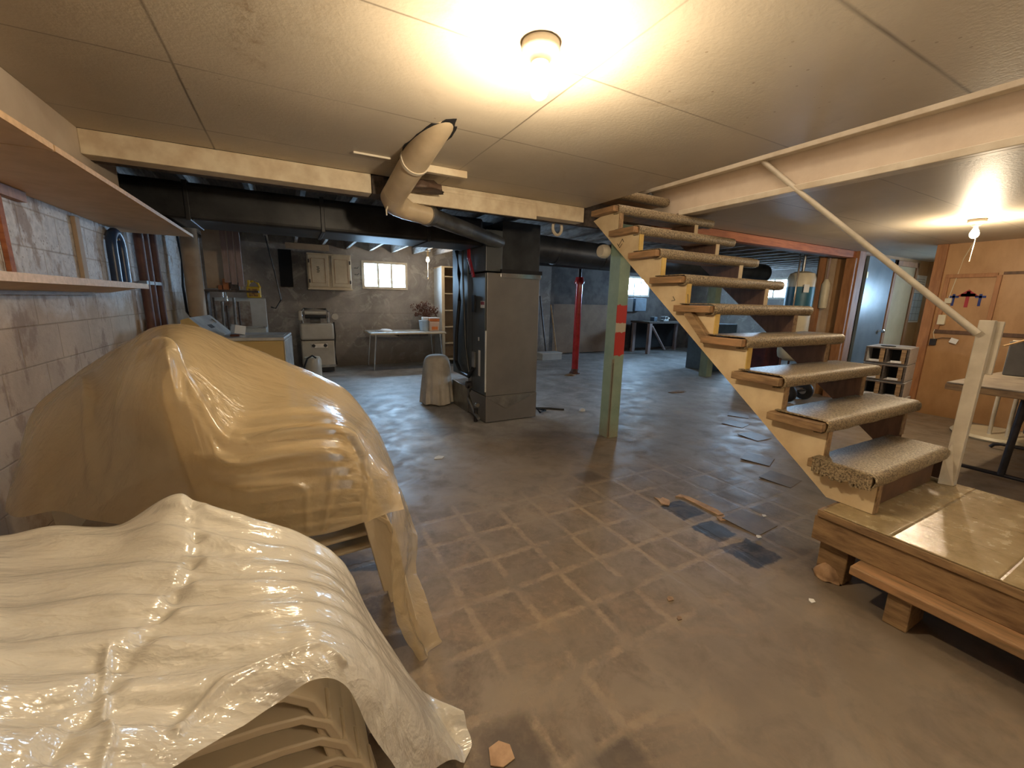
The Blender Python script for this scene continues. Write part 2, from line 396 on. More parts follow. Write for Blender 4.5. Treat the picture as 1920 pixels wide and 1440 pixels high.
def block_mat():
    """left wall: painted concrete block, peeling"""
    t = NT('whitewashed_block_wall'); X, Y, Z = t.sep()
    n = t.noise(3.0, 6, .65, dist=.5); n3 = t.noise(26, 4, .65)
    white = t.ramp(n3, [(.3, (.55, .56, .58)), (.6, (.80, .80, .81))])
    tan = t.ramp(n, [(.3, (.42, .32, .23)), (.7, (.62, .49, .36))])
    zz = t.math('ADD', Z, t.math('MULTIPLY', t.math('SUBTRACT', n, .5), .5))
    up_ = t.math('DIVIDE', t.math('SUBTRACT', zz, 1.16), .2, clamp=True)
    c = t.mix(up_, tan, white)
    # blotches where paint came off
    c = t.mix(t.math('MULTIPLY', t.ramp(t.noise(4.2, 6, .7, vec=t.mapping((1, 1, .6))), [(.53, 0), (.60, 1)]), .7), c, (.30, .20, .135))
    v = t.n('ShaderNodeTexVoronoi'); t.l(t.tc.outputs['Object'], v.inputs['Vector']); v.inputs['Scale'].default_value = 26
    pit = t.math('MULTIPLY', t.math('LESS_THAN', v.outputs['Distance'], .16), up_)
    c = t.mix(t.math('MULTIPLY', pit, .5), c, (.20, .15, .13))
    fz = t.math('FRACT', t.math('DIVIDE', t.math('ADD', Z, .01), .205))
    jz = t.line(fz, .5, .03)
    row = t.math('MULTIPLY', t.math('MODULO', t.math('FLOOR', t.math('DIVIDE', t.math('ADD', Z, .1125), .205)), 2.0), .5)
    fy = t.math('FRACT', t.math('ADD', t.math('DIVIDE', t.math('ADD', Y, 4), .41), row))
    jy = t.line(fy, .5, .018)
    j = t.math('MAXIMUM', jz, jy)
    c = t.mix(t.math('MULTIPLY', j, t.math('MULTIPLY', n3, .9)), c, (.33, .24, .17))
    c = t.mix(t.math('MULTIPLY', t.ramp(Z, [(.0, 1), (.75, .0)]), .5), c, (.16, .12, .08))  # darker towards the foot of the wall
    t.bump(t.math('SUBTRACT', t.math('ADD', n3, t.math('MULTIPLY', n, .5)), t.math('ADD', j, pit)), .5, .008)
    return t.fin(c, .75)
M['block'] = block_mat()
def backwall_mat():
    t = NT('parged_concrete_wall'); X, Y, Z = t.sep()
    n = t.noise(1.8, 6, .65, dist=.6); n3 = t.noise(14, 5, .65)
    c = t.ramp(n, [(.3, (.24, .215, .20)), (.5, (.34, .31, .285)), (.7, (.46, .42, .385))])
    patch = t.math('MULTIPLY', t.ramp(t.noise(2.6, 6, .75, dist=1.2), [(.54, 0), (.60, 1)]), .55)
    c = t.mix(patch, c, (.56, .53, .49))
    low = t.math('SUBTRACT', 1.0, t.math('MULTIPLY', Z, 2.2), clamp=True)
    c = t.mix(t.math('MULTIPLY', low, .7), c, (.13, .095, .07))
    c = t.mix(t.math('MULTIPLY', t.line(Z, 1.02, .014), .35), c, (.2, .16, .13))
    t.bump(t.math('ADD', n3, n), .35, .01)
    return t.fin(c, .8)
M['backwall'] = backwall_mat()
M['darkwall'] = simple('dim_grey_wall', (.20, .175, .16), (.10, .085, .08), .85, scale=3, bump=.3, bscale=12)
def carpet_mat():
    t = NT('speckled_stair_carpet'); n = t.noise(110, 3, .7); n2 = t.noise(9, 4)
    c = t.ramp(n, [(.40, (.07, .052, .032)), (.5, (.25, .19, .115)), (.62, (.42, .335, .205))])
    c = t.mix(t.math('MULTIPLY', n2, .3), c, (.30, .22, .12))
    t.bump(t.noise(220, 2), .5, .004)
    return t.fin(c, .5, 0, .6)
M['carpet'] = carpet_mat()
def lino_mat():
    t = NT('glossy_worn_lino'); X, Y, Z = t.sep()
    n = t.noise(12, 5, .65)
    c = t.ramp(n, [(.3, (.26, .19, .095)), (.7, (.42, .33, .18))])
    fx = t.math('FRACT', t.math('DIVIDE', t.math('ADD', X, 3), .31)); fy = t.math('FRACT', t.math('DIVIDE', t.math('ADD', Y, 5.08), .31))
    j = t.math('MAXIMUM', t.line(fy, .5, .022), t.math('MULTIPLY', t.line(fx, .5, .012), .5))
    c = t.mix(t.math('MULTIPLY', j, .6), c, (.13, .09, .05))
    t.bump(t.math('SUBTRACT', t.math('ADD', t.noise(26, 5, .7), t.math('MULTIPLY', t.noise(4, 2), .8)), j), .35, .006)
    return t.fin(c, t.ramp(n, [(.3, .14), (.7, .32)]), 0, .7)
M['lino'] = lino_mat()

def film_mat(name, c, c2, rough, transl, transp, bs, bd=.012):
    t = NT(name)
    n = t.noise(2.2, 4); cc = t.ramp(n, [(.35, c2), (.65, c)])
    v = t.mapping((1, 1, 1))
    def ridge(sc, vec, d):
        q = t.noise(sc, 4, .55, vec, dist=d)
        q = t.math('ABSOLUTE', t.math('SUBTRACT', t.math('MULTIPLY', q, 2.0), 1.0))
        return t.math('SUBTRACT', 1.0, t.math('MULTIPLY', q, 3.0), clamp=True)
    h = t.math('ADD', t.math('ADD', t.math('MULTIPLY', ridge(5, t.mapping((.8, 2.2, 1)), .6), .8), t.math('MULTIPLY', ridge(17, t.mapping((.7, 1.6, 1)), .4), .28)), t.math('MULTIPLY', t.noise(60, 4, .6), .09))
    bu = t.bump(h, bs, bd)
    t.fin(cc, rough, 0, .9); t.b.inputs['Coat Weight'].default_value = .7; t.b.inputs['Coat Roughness'].default_value = .10
    tr = t.n('ShaderNodeBsdfTranslucent'); t.l(cc, tr.inputs[0]); t.l(bu.outputs[0], tr.inputs['Normal'])
    m1 = t.n('ShaderNodeMixShader'); m1.inputs[0].default_value = transl
    t.l(t.b.outputs[0], m1.inputs[1]); t.l(tr.outputs[0], m1.inputs[2])
    tp = t.n('ShaderNodeBsdfTransparent'); tp.inputs[0].default_value = (.95, .92, .85, 1)
    m2 = t.n('ShaderNodeMixShader'); m2.inputs[0].default_value = transp
    t.l(m1.outputs[0], m2.inputs[1]); t.l(tp.outputs[0], m2.inputs[2]); t.l(m2.outputs[0], t.out.inputs[0])
    return t.m
M['film_a'] = film_mat('translucent_yellowed_film', (.76, .62, .39), (.68, .53, .31), .24, .35, .42, .38)
M['film_b'] = film_mat('glossy_white_film', (.84, .81, .72), (.79, .75, .65), .15, .22, .03, .40, .012)
# ------------------------------------------------------------------ the setting
CZ = 2.105
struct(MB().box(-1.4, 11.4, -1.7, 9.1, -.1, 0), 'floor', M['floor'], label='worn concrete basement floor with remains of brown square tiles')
struct(MB().box(-1.4, -1.2, -1.7, 8.7, 0, 2.6), 'wall_left', M['block'], label='whitewashed concrete block wall, stained, tan lower down and darker towards the floor')
w = MB()
w.box(-1.2, 5.6, 8.5, 8.75, 0, 1.50).box(-1.2, 5.6, 8.5, 8.75, 1.99, 2.6).box(-1.2, 1.29, 8.5, 8.75, 1.50, 1.99).box(2.12, 5.6, 8.5, 8.75, 1.50, 1.99)
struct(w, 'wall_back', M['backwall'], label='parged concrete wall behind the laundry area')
w = MB()
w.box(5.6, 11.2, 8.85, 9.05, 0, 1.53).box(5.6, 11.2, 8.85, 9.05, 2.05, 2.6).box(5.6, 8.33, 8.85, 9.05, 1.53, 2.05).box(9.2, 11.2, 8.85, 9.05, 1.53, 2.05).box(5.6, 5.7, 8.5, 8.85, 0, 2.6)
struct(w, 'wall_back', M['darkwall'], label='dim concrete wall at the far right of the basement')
w = MB()
w.box(11.0, 11.2, 3.0, 9.05, 0, 1.52).box(11.0, 11.2, 3.0, 9.05, 2.02, 2.6).box(11.0, 11.2, 3.0, 5.95, 1.52, 2.02).box(11.0, 11.2, 7.1, 9.05, 1.52, 2.02)
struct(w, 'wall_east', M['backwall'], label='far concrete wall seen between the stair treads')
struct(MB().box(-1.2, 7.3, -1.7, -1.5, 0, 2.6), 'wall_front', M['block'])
struct(MB().box(7.15, 7.27, -1.5, 2.10, 0, CZ), 'wall_right', M['plywood'], label='brown plywood wall under the second bare bulb')
struct(MB().box(7.15, 7.25, 3.10, 3.52, 0, CZ), 'wall_right', M['plywood'], label='short brown plywood return behind the stairs')
# ceilings
c = MB()
c.box(-1.2, 2.315, -1.5, 3.02, CZ, CZ+.04).box(2.315, 3.13, -1.5, -.75, CZ, CZ+.04)
struct(c, 'ceiling', M['ceiling'], label='cream painted board ceiling with dark seams around the bulb')
struct(MB().box(3.171, 7.27, -1.5, 3.02, CZ, CZ+.04), 'ceiling', M['ceiling'], label='painted board ceiling right of the stairwell')
struct(MB().box(7.27, 10.0, .9, 3.2, 2.14, 2.18), 'ceiling', M['ceiling'], label='ceiling of the room beyond the doorway')
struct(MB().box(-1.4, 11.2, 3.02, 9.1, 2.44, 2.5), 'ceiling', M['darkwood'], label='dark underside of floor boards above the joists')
# stairwell above the ceiling
struct(MB().box(2.27, 2.315, -.75, 3.3, CZ+.04, 2.95).box(2.315, 3.13, -.80, -.75, CZ, 2.95), 'wall_stairwell', M['fascia'])
struct(MB().box(3.13, 3.17, -.75, 3.3, CZ+.001, 2.95), 'wall_stairwell', M['fascia'], label='white painted board lining the right side of the stair opening')
struct(MB().box(2.27, 3.17, 3.28, 3.34, 2.14, 2.95), 'wall_stairwell', M['fascia'])
struct(MB().box(2.27, 3.17, -.8, 3.34, 2.95, 3.0), 'ceiling', M['fascia'])
struct(MB().box(3.085, 3.129, -.75, 2.70, CZ-.028, CZ+.014).box(3.129, 3.19, -.75, 2.70, CZ-.028, CZ-.002), 'trim_1', M['whitepaint'], bevel=.004, label='white trim along the lower edge of the stair opening')
struct(MB().box(3.07, 3.13, -.75, 3.28, 2.335, 2.40), 'trim_2', M['whitepaint'], bevel=.004, label='white ledge high on the stair opening board')
# beams
struct(MB().box(-.87, .54, 3.02, 3.14, 1.985, CZ-.001), 'trim_3', M['beampaint'], bevel=.004, label='chipped white painted beam left of the slanted flue')
struct(MB().box(.86, 2.30, 3.02, 3.14, 1.985, CZ-.001), 'trim_4', M['beampaint'], bevel=.004, label='stained white beam between the flue and the stairs')
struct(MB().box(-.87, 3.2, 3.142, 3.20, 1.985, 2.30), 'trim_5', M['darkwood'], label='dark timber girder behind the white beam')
struct(MB().box(3.2, 7.15, 3.03, 3.12, 2.012, CZ-.001), 'trim_6', M['redwood'], bevel=.003, label='red brown beam behind the upper stair treads')
struct(MB().box(3.2, 11.0, 3.122, 3.20, 2.012, 2.44).box(-1.2, 3.2, 3.2, 3.24, 2.14, 2.44), 'trim_7', M['darkwood'])
struct(MB().box(-.90, -.87, -1.5, 3.55, 1.90, CZ-.001), 'trim_8', M['fascia'], label='painted boxing above the top shelf')
struct(MB().box(-1.2, -.90, -1.5, 3.55, 1.90, 1.93), 'trim_9', M['beige_panel'])
struct(MB().box(-1.2, 2.27, 3.0, 3.24, CZ+.042, CZ+.075), 'trim_13', M['darkwood'])  # unseen slab added to close the sky leak above the white beam
struct(MB().box(3.17, 11.0, 2.98, 3.125, CZ+.042, CZ+.075), 'trim_14', M['darkwood'])  # unseen slab added to stop light leaking in above the red beam
# door casings at the opening in the plywood wall
struct(MB().box(7.11, 7.29, 2.10, 2.20, 0, CZ), 'trim_10', M['studwood'], bevel=.004, label='brown door casing on the right of the doorway')
struct(MB().box(7.11, 7.29, 2.985, 3.10, 0, CZ), 'trim_11', M['studwood'], bevel=.004, label='brown door casing on the left of the doorway')
struct(MB().box(7.05, 7.11, 3.0, 3.12, 0, 2.01), 'trim_12', M['studwood'], bevel=.004)
# room beyond the doorway
struct(MB().box(7.29, 10.0, 3.12, 3.2, 0, 2.14), 'wall_beyond', M['plywood'], label='panelled wall of the room beyond the doorway')
struct(MB().box(7.27, 10.0, .8, .9, 0, 2.14), 'wall_beyond', M['plywood'])
w = MB(); w.box(9.9, 10.0, .9, 3.12, 0, 1.3).box(9.9, 10.0, .9, 3.12, 1.8, 2.14).box(9.9, 10.0, .9, 1.15, 1.3, 1.8).box(9.9, 10.0, 1.85, 3.12, 1.3, 1.8)
struct(w, 'wall_beyond', M['plywood'])
struct(MB().box(10.0, 11.0, 2.9, 3.12, 0, 2.5), 'wall_beyond', M['plywood'])

# ceiling joists over the unfinished part
for i in range(28):
    x = -1.075 + i*.418
    y0 = 3.35 if 2.2 < x < 3.25 else 3.24
    o = struct(MB().box(x-.02, x+.02, y0, 8.84 if x > 5.6 else 8.49, 2.185, 2.44), 'trim_%d' % (20+i), M['joist'], label='pale dusty ceiling joist')
# windows
def window(n, axis, a0, a1, z0, z1, d, mull, mat, label):
    """frame in the opening; axis 'x' means the window runs along X at Y=d"""
    def bx(mb, u0, u1, v0, v1, w0, w1):
        return mb.box(u0, u1, v0, v1, w0, w1) if axis == 'x' else mb.box(v0, v1, u0, u1, w0, w1)
    r = empty('window_%d' % n, label, None, ((a0+a1)/2, d, z0) if axis == 'x' else (d, (a0+a1)/2, z0))
    r['kind'] = 'structure'
    off = r.location.copy()
    f = MB(); t = .05
    bx(f, a0-t, a1+t, -.03+d, .05+d, z0-t, z0); bx(f, a0-t, a1+t, -.03+d, .05+d, z1, z1+t)
    bx(f, a0-t, a0, -.03+d, .05+d, z0, z1); bx(f, a1, a1+t, -.03+d, .05+d, z0, z1)
    o = f.build('window_frame', mat, r, .003); o.location = -off
    for k in range(1, mull+1):
        u = a0+(a1-a0)*k/(mull+1); g = MB(); bx(g, u-.021, u+.021, d+.0, d+.03, z0, z1)
        o = g.build('mullion', mat, r); o.location = -off
    g = MB(); bx(g, a0, a1, d+.035, d+.039, z0, z1); o = g.build('window_pane', M['glass'], r); o.location = -off
    return r
window(1, 'x', 1.32, 2.09, 1.53, 1.96, 8.5, 2, M['whitepaint'], 'bright basement window of three panes above the laundry table')
window(2, 'x', 8.38, 9.15, 1.57, 2.02, 8.85, 2, M['whitepaint'], 'bright basement window seen beside the green post')
window(3, 'y', 6.0, 7.05, 1.56, 1.99, 11.0, 2, M['whitepaint'], 'bright far window seen between the stair treads')
window(4, 'y', 1.2, 1.8, 1.35, 1.75, 9.9, 1, M['whitepaint'], 'window of the room beyond the doorway')

# ------------------------------------------------------------------ lamps
def base_fixture(x, y, label, cable=None, pull=False, group=None, bz=CZ, power=60, drop=.0):
    r = empty('ceiling_lamp', label, 'lamp', (x, y, bz))
    MB().lathe([(.0, -.001), (.060, -.001), (.062, -.02), (.054, -.034), (.036, -.042), (.028, -.056), (0, -.056)], n=40).build('lamp_base', M['whitepaint'], r, smooth=True)
    b = MB().lathe([(0.001, -.056), (.013, -.058), (.014, -.075), (.024, -.095), (.031, -.118), (.031, -.134), (.024, -.15), (.012, -.159), (.001, -.161)], n=28).build('bulb', M['bulb'], r, smooth=True)
    b.visible_shadow = True
    if pull: MB().tube([(.045, 0, -.04), (.05, 0, -.2), (.03, .0, -.36)], .0014, 6).build('pull_cord', M['whitepaint'], r)
    return r
# light of the bulbs (kept just under the glass so the bulb itself does not block it)
base_fixture(.765, 1.275, 'bare glowing bulb in a round white base on the ceiling nearest the camera')
lamp_light('bulb_light', (.765, 1.275, CZ-.235), 35, .035)
base_fixture(1.55, -1.05, 'added unseen bulb on the ceiling behind the camera, evening out the light')  # bulb and its light added out of view, to even out the brightness
lamp_light('bulb_light', (1.55, -1.05, CZ-.235), 22, .035)
base_fixture(5.42, 1.45, 'bare glowing bulb with pull cord near the brown plywood wall', pull=True)
lamp_light('bulb_light', (5.42, 1.45, CZ-.21), 36, .035)
# fill light added above the stair opening, no lamp modelled there
l = bpy.data.lights.new('stairwell_fill', 'AREA'); l.shape = 'RECTANGLE'; l.size = .7; l.size_y = 3.4; l.energy = 11; l.color = (1, .82, .62)
o = bpy.data.objects.new('stairwell_fill', l); col.objects.link(o); o.location = (2.72, 1.3, 2.93)
# laundry bulb hangs from a joist on a cord
r = empty('hanging_lamp', 'small bare bulb hanging from a joist near the laundry window', 'lamp', (2.269, 7.5, 2.185))
MB().lathe([(0, 0), (.05, 0), (.05, -.03), (0, -.03)]).build('lamp_base', M['galv'], r, smooth=True)
MB().tube([(0, 0, -.03), (.0, 0, -.13)], .018, 10).build('socket', M['hardware'], r)
MB().lathe([(.001, -.12), (.013, -.13), (.03, -.175), (.03, -.19), (.02, -.212), (.001, -.222)]).build('bulb', M['bulb'], r, smooth=True)
MB().tube([(0, 0, -.22), (.0, .0, -.5)], .003, 6).build('pull_cord', M['whitepaint'], r)
MB().lathe([(.001, .0), (.009, -.01), (.009, -.03), (.001, -.04)], c=(0, 0, -.5), n=10).build('cord_knob', M['hardware'], r, smooth=True)
lamp_light('bulb_light', (2.269, 7.44, 1.93), 13, .03)

# ------------------------------------------------------------------ shelves and left wall things
YS0, YS1 = -.6, 4.73
r = empty('wall_shelf', 'wide particle board shelf high on the left wall under the boxing', 'shelf', (-1.2, 2, 1.80))
for y0, y1 in ((-.6, 2.21), (2.22, 4.73)):
    MB().box(.005, .485, y0-2, y1-2, 0, .018).build('shelf_board', M['shelf'], r)
    MB().box(.486, .494, y0-2, y1-2, -.002, .020).build('shelf_edge', M['shelf_edge'], r)
MB().box(.002, .04, -2.6, 1.2, -.052, -.002).build('ledger', M['studwood'], r)
r = empty('wall_shelf', 'lower pale wooden shelf with light edge on the left wall', 'shelf', (-1.2, 2, 1.28))
a = MB(); a.box(.03, .235, -2.6, 2.2, .02, .04, RY(-.22), (.03, 0, .0)).build('shelf_board', M['shelf'], r)
MB().box(.232, .25, -2.6, 2.22, .055, .092).build('shelf_edge', M['shelf_edge'], r)
MB().box(.002, .03, -2.6, 1.9, .0, .05).build('ledger', M['dirtwood'], r)
thing(MB().box(-1.198, -1.175, 3.80, 3.87, 1.36, 1.78), 'wall_batten', M['beige_panel'], 'tan wood strip nailed upright on the whitewashed block wall above the lower shelf', 'board', bevel=.003)
thing(MB().box(-1.198, -1.18, 2.98, 3.02, 1.36, 1.76), 'wall_batten', M['redwood'], 'narrow brown strip upright on the block wall at the left picture edge', 'board')
# blue horseshoe of hose
pts = [(0, .10, -.27), (0, .105, -.12)] + [(0, .105*math.cos(a), .02+.12*math.sin(a)) for a in [k*PI/12 for k in range(13)]] + [(0, -.105, -.12), (0, -.11, -.30)]
o = thing(MB().tube(pts, [.034]*len(pts), 12), 'hanging_hose', M['blue'], 'dark blue bent hose hanging in an upside down U on the block wall', 'hose', smooth=True); o.location = (-1.155, 4.42, 1.62)
thing(MB().cyl((-1.2, 4.42, 1.70), (-1.13, 4.42, 1.71), .008), 'wall_hook', M['hardware'], 'small metal hook holding the blue hose', 'hook')
# pipes and boards on the left wall beyond the shelf
def vpipe(x, y, r, z0, z1, mat, label, cat='pipe', name='vertical_pipe'):
    return thing(MB().cyl((x, y, z0), (x, y, z1), r, 16), name, mat, label, cat, smooth=True)
for y, l in ((4.92, 'rusty brown pipe upright beside the end of the block wall, nearest of the three'), (5.10, 'rusty brown pipe upright on the left wall, middle of the three'), (5.36, 'rusty brown pipe upright on the left wall, farthest of the three')):
    vpipe(-1.13, y, .035, 0, 2.43, M['rust'], l)
thing(MB().box(-1.16, -1.10, 4.85, 5.45, 1.38, 1.41), 'pipe_clamp', M['galv'], 'grey clamp strap across the rusty pipes', 'strap')
thing(MB().box(-1.2, -1.14, 5.46, 5.56, 0, 2.43), 'wall_stud', M['studwood'], 'brown wall stud beside the rusty pipes', 'board')
thing(MB().box(-1.2, -1.17, 5.62, 6.22, .55, 2.3), 'wall_panel', M['block'], 'whitish peeling panel on the left wall behind the rusty pipes', 'panel')
thing(MB().tube([(-1.12, 6.3, 2.4), (-1.08, 6.32, 1.7), (-1.10, 6.3, 1.4), (-1.06, 6.1, 1.1), (-.95, 5.9, .98)], .014, 8), 'black_cable', M['black'], 'black cable hanging down the left wall', 'cable', smooth=True)
vpipe(-.95, 6.05, .085, 0, 2.43, M['beige_panel'], 'thick tan round pipe from floor to ceiling in the left corner', 'pipe', 'soil_pipe')
# beige cupboard side and shelf with dark clutter behind the dryer
thing(MB().box(-.87, -.50, 6.35, 6.37, 1.38, 2.40), 'wall_panel', M['beige_panel'], 'beige fibreboard panel hung in the laundry corner beside the tan pipe', 'panel', bevel=.002)
r = empty('corner_shelf', 'narrow dark shelf under the beige panel in the laundry corner', 'shelf', (-.69, 6.35, 1.34))
MB().box(-.20, .36, -.12, .12, 0, .025).build('shelf_board', M['darkwood'], r)
MB().box(-.20, -.18, -.1, .12, -.5, 0).build('bracket', M['darkwood'], r)
lab = ['thin grey tool handle standing in the laundry corner, leftmost of five', 'thin grey tool handle in the laundry corner, second from the tan pipe', 'grey tool handle in the laundry corner, middle of five', 'grey tool handle in the laundry corner, second from the right', 'thin grey tool handle in the laundry corner, rightmost of five']
for k in range(5):
    x = -.84+.065*k
    thing(MB().cyl((x, 6.52, 0), (x+.02*(k % 2), 6.48, 1.27-.05*(k % 3)), .012+.004*(k % 2), 8), 'tool_handle', M['galv'] if k % 2 else M['darkwood'], lab[k], 'tool handle', group='tool handles in the laundry corner')
thing(MB().box(-.70, -.64, 6.26, 6.31, 1.366, 1.50), 'wooden_block', M['orangewood'], 'small orange wooden block standing on the corner shelf', 'block', bevel=.003)
thing(MB().box(-.75, -.71, 6.26, 6.32, 1.366, 1.42), 'wooden_block', M['redwood'], 'smaller dark red block beside the orange one on the corner shelf', 'block', bevel=.003)
thing(MB().box(-.62, -.53, 6.24, 6.32, 1.366, 1.46), 'small_tin', M['darkwood'], 'dark little tin on the corner shelf right of the orange block', 'tin', bevel=.004)
ll = ['mauve plank hanging in the laundry corner, leftmost of three', 'mauve plank hanging in the laundry corner, middle of three', 'mauve plank hanging in the laundry corner, rightmost of three']
for k in range(3):
    x = -.655+.066*k
    thing(MB().box(x, x+.058, 6.06+.02*k, 6.08+.02*k, 1.45-.02*k, 2.42), 'hanging_plank', M['mauve'], ll[k], 'plank', bevel=.002, group='mauve planks in the laundry corner')
# laundry tub with splash back
r = empty('laundry_tub', 'pale grey laundry tub with tall back board behind the dryer', 'laundry sink', (-.62, 6.95, 0))
MB().box(-.32, .32, .27, .30, .80, 1.27).build('back_board', M['bluewhite'], r, .01)
MB().box(-.30, .12, .255, .268, .84, 1.22).build('stained_splash', simple('stained_splash', (.42, .38, .34), (.20, .13, .10), .6, scale=8), r)
t = MB(); t.box(-.32, .32, -.27, -.24, .45, .86).box(-.32, .32, .24, .27, .45, .86).box(-.32, -.29, -.24, .24, .45, .86).box(.29, .32, -.24, .24, .45, .86).box(-.29, .29, -.24, .24, .45, .48)
t.build('tub', M['appl_white'], r, .008)
for sx in (-1, 1):
    for sy in (-1, 1): MB().cyl((sx*.28, sy*.22, 0), (sx*.28, sy*.22, .45), .018, 10).build('leg', M['galv'], r, smooth=True)
f = MB(); f.tube([(-.15, .22, 1.38), (-.15, .10, 1.36), (-.14, .04, 1.34), (-.13, .02, 1.27), (-.13, .02, 1.22)], .012, 10); f.cyl((-.2, .2, 1.38), (-.1, .2, 1.38), .012)
f.build('faucet', M['chrome'], r, smooth=True)
MB().cyl((-.2, .24, 1.27), (-.2, .24, 1.42), .012).build('faucet_pipe', M['chrome'], r, smooth=True)
# yellow detergent jug
r = empty('detergent_jug', 'yellow plastic detergent jug with handle on top of the tub back board', 'jug', (-.44, 7.24, 1.272), 0)
j = MB(); j.box(-.09, .09, -.04, .04, 0, .16, taper=.0)
j.build('jug_body', M['yellow'], r, .018, seg=3)
MB().tube([(-.07, 0, .16), (-.05, 0, .22), (0, 0, .24), (.06, 0, .21), (.085, 0, .14)], .016, 10).build('handle', M['yellow'], r, smooth=True)
MB().box(-.065, .05, -.044, -.041, .02, .13).build('jug_label', simple('jug_label', (.20, .08, .03), (.6, .35, .05), .5, scale=30), r)
MB().cyl((-.05, 0, .2), (-.05, 0, .25), .02).build('cap', M['yellow'], r, smooth=True)
thing(MB().tube([(-.239, 7.4, 2.186), (-.16, 7.38, 1.7), (-.10, 7.36, 1.25), (-.18, 7.32, 1.12), (-.24, 7.3, 1.14)], .01, 8), 'dangling_cable', M['black'], 'black cord hanging down behind the yellow jug', 'cord', smooth=True)

# dryer
r = empty('clothes_dryer', 'tan sided white topped dryer with slanted control panel behind the covered chairs', 'dryer', (-.44, 5.14, 0), -.10)
MB().box(-.40, .40, -.34, .34, .02, .86).build('cabinet', M['appl_tan'], r, .012)
MB().box(-.405, .41, -.345, .345, .862, .895).build('top', M['appl_white'], r, .01)
MB().box(.401, .412, -.34, .34, .03, .86).build('front_panel', M['appl_white'], r, .004)
c = MB(); c.poly([(-.42, -.345, .896), (-.42, -.345, 1.07), (-.36, -.345, 1.09), (-.17, -.345, .896)], (0, .69, 0)); c.build('console', M['appl_white'], r, .006)
MB().poly([(-.425, -.352, .88), (-.425, -.352, 1.065), (-.36, -.352, 1.085), (-.165, -.352, .88)], (0, .006, 0)).build('console_end', M['appl_tan'], r)
for k in range(3):
    y = -.12+.05*k; MB().box(-.288, -.24, y, y+.03, .985, .995, RY(.79), (-.264, y, .99)).build('button', M['black'], r, .003)
MB().cyl((-.30, .16, 1.02), (-.285, .16, 1.035), .03).build('dial', M['chrome'], r, smooth=True)
MB().box(.05, .38, -.12, .12, .896, .899).build('lid_seam', M['appl_white'], r)
dl = thing(MB().box(-.05, .05, -.06, .06, 0, .09, RY(.2), (0, 0, 0)), 'carton', M['paper'], 'small pale carton lying on top of the dryer', 'carton', bevel=.003); dl.location = (-.50, 5.2, .905); dl.rotation_euler = (0, 0, .4)
o = thing(MB().box(-.04, .04, -.03, .03, 0, .02), 'soap_bar', M['driedplant'], 'small reddish item on the dryer top next to the console', 'soap', bevel=.006); o.location = (-.5, 4.98, .897)

# wringer washing machine
r = empty('wringer_washer', 'old beige wringer washing machine against the back wall', 'washing machine', (.40, 8.08, 0))
MB().box(-.26, .26, -.24, .24, .09, .565).build('lower_body', M['appl_beige'], r, .02, seg=3)
MB().box(-.265, .265, -.25, .25, .575, .855).build('tub', M['appl_beige'], r, .035, seg=4)
MB().box(-.255, .255, -.235, .235, .563, .578).build('seam_band', M['darkwood'], r)
MB().box(-.22, .24, -.22, .22, .02, .09).build('plinth', M['black'], r)
MB().box(-.262, .266, -.248, -.242, .10, .14).build('lower_trim', M['galv'], r)
MB().box(-.11, .15, -.252, -.24, .44, .52).build('control_plate', M['chrome'], r, .004)
for x in (-.075, .11): MB().cyl((x, -.275, .48), (x, -.25, .48), .028).build('knob', M['black'], r, .003, True)
w = MB(); w.tube([(-.21, -.05, .856), (-.22, -.05, 1.05), (-.18, -.05, 1.10), (.17, -.05, 1.10), (.21, -.05, 1.05), (.20, -.05, .856)], .02, 10)
w.build('wringer_frame', M['chrome'], r, smooth=True)
MB().cyl((-.17, -.05, 1.035), (.17, -.05, 1.035), .028).build('roller', M['whitepaint'], r, smooth=True)
MB().cyl((-.17, -.05, .965), (.17, -.05, .965), .028).build('roller', M['black'], r, smooth=True)
MB().box(-.09, .07, -.12, .02, .87, .94, RX(.5)).build('drain_board', M['galv'], r, .004)
MB().box(-.27, -.21, -.09, .02, .90, 1.07).build('gear_case', M['appl_beige'], r, .02, seg=3)
MB().lathe([(0, -.02), (.055, -.02), (.06, 0), (.055, .02), (0, .02)], c=(.31, -.05, .97), axis='y').build('release_wheel', M['appl_beige'], r, smooth=True)
thing(MB().tube([(.72, 8.42, .85), (.73, 8.40, .6), (.70, 8.4, .3), (.73, 8.4, .05)], .012, 8), 'drain_hose', M['black'], 'black hose hanging on the wall right of the wringer washer', 'hose', smooth=True)
# small tub cart with hose in front of it
r = empty('wash_drum', 'beige drum shaped canister with black hose beside the dryer', 'canister', (.26, 7.1, 0))
MB().lathe([(0, 0), (.12, .0), (.13, .04), (.13, .33), (.11, .38), (0, .40)], n=28).build('drum', M['appl_beige'], r, smooth=True)
MB().tube([(-.10, -.12, .05), (-.12, -.14, .25), (-.07, -.15, .38), (.0, -.14, .42), (.05, -.13, .38)], .014, 10).build('hose', M['black'], r, smooth=True)

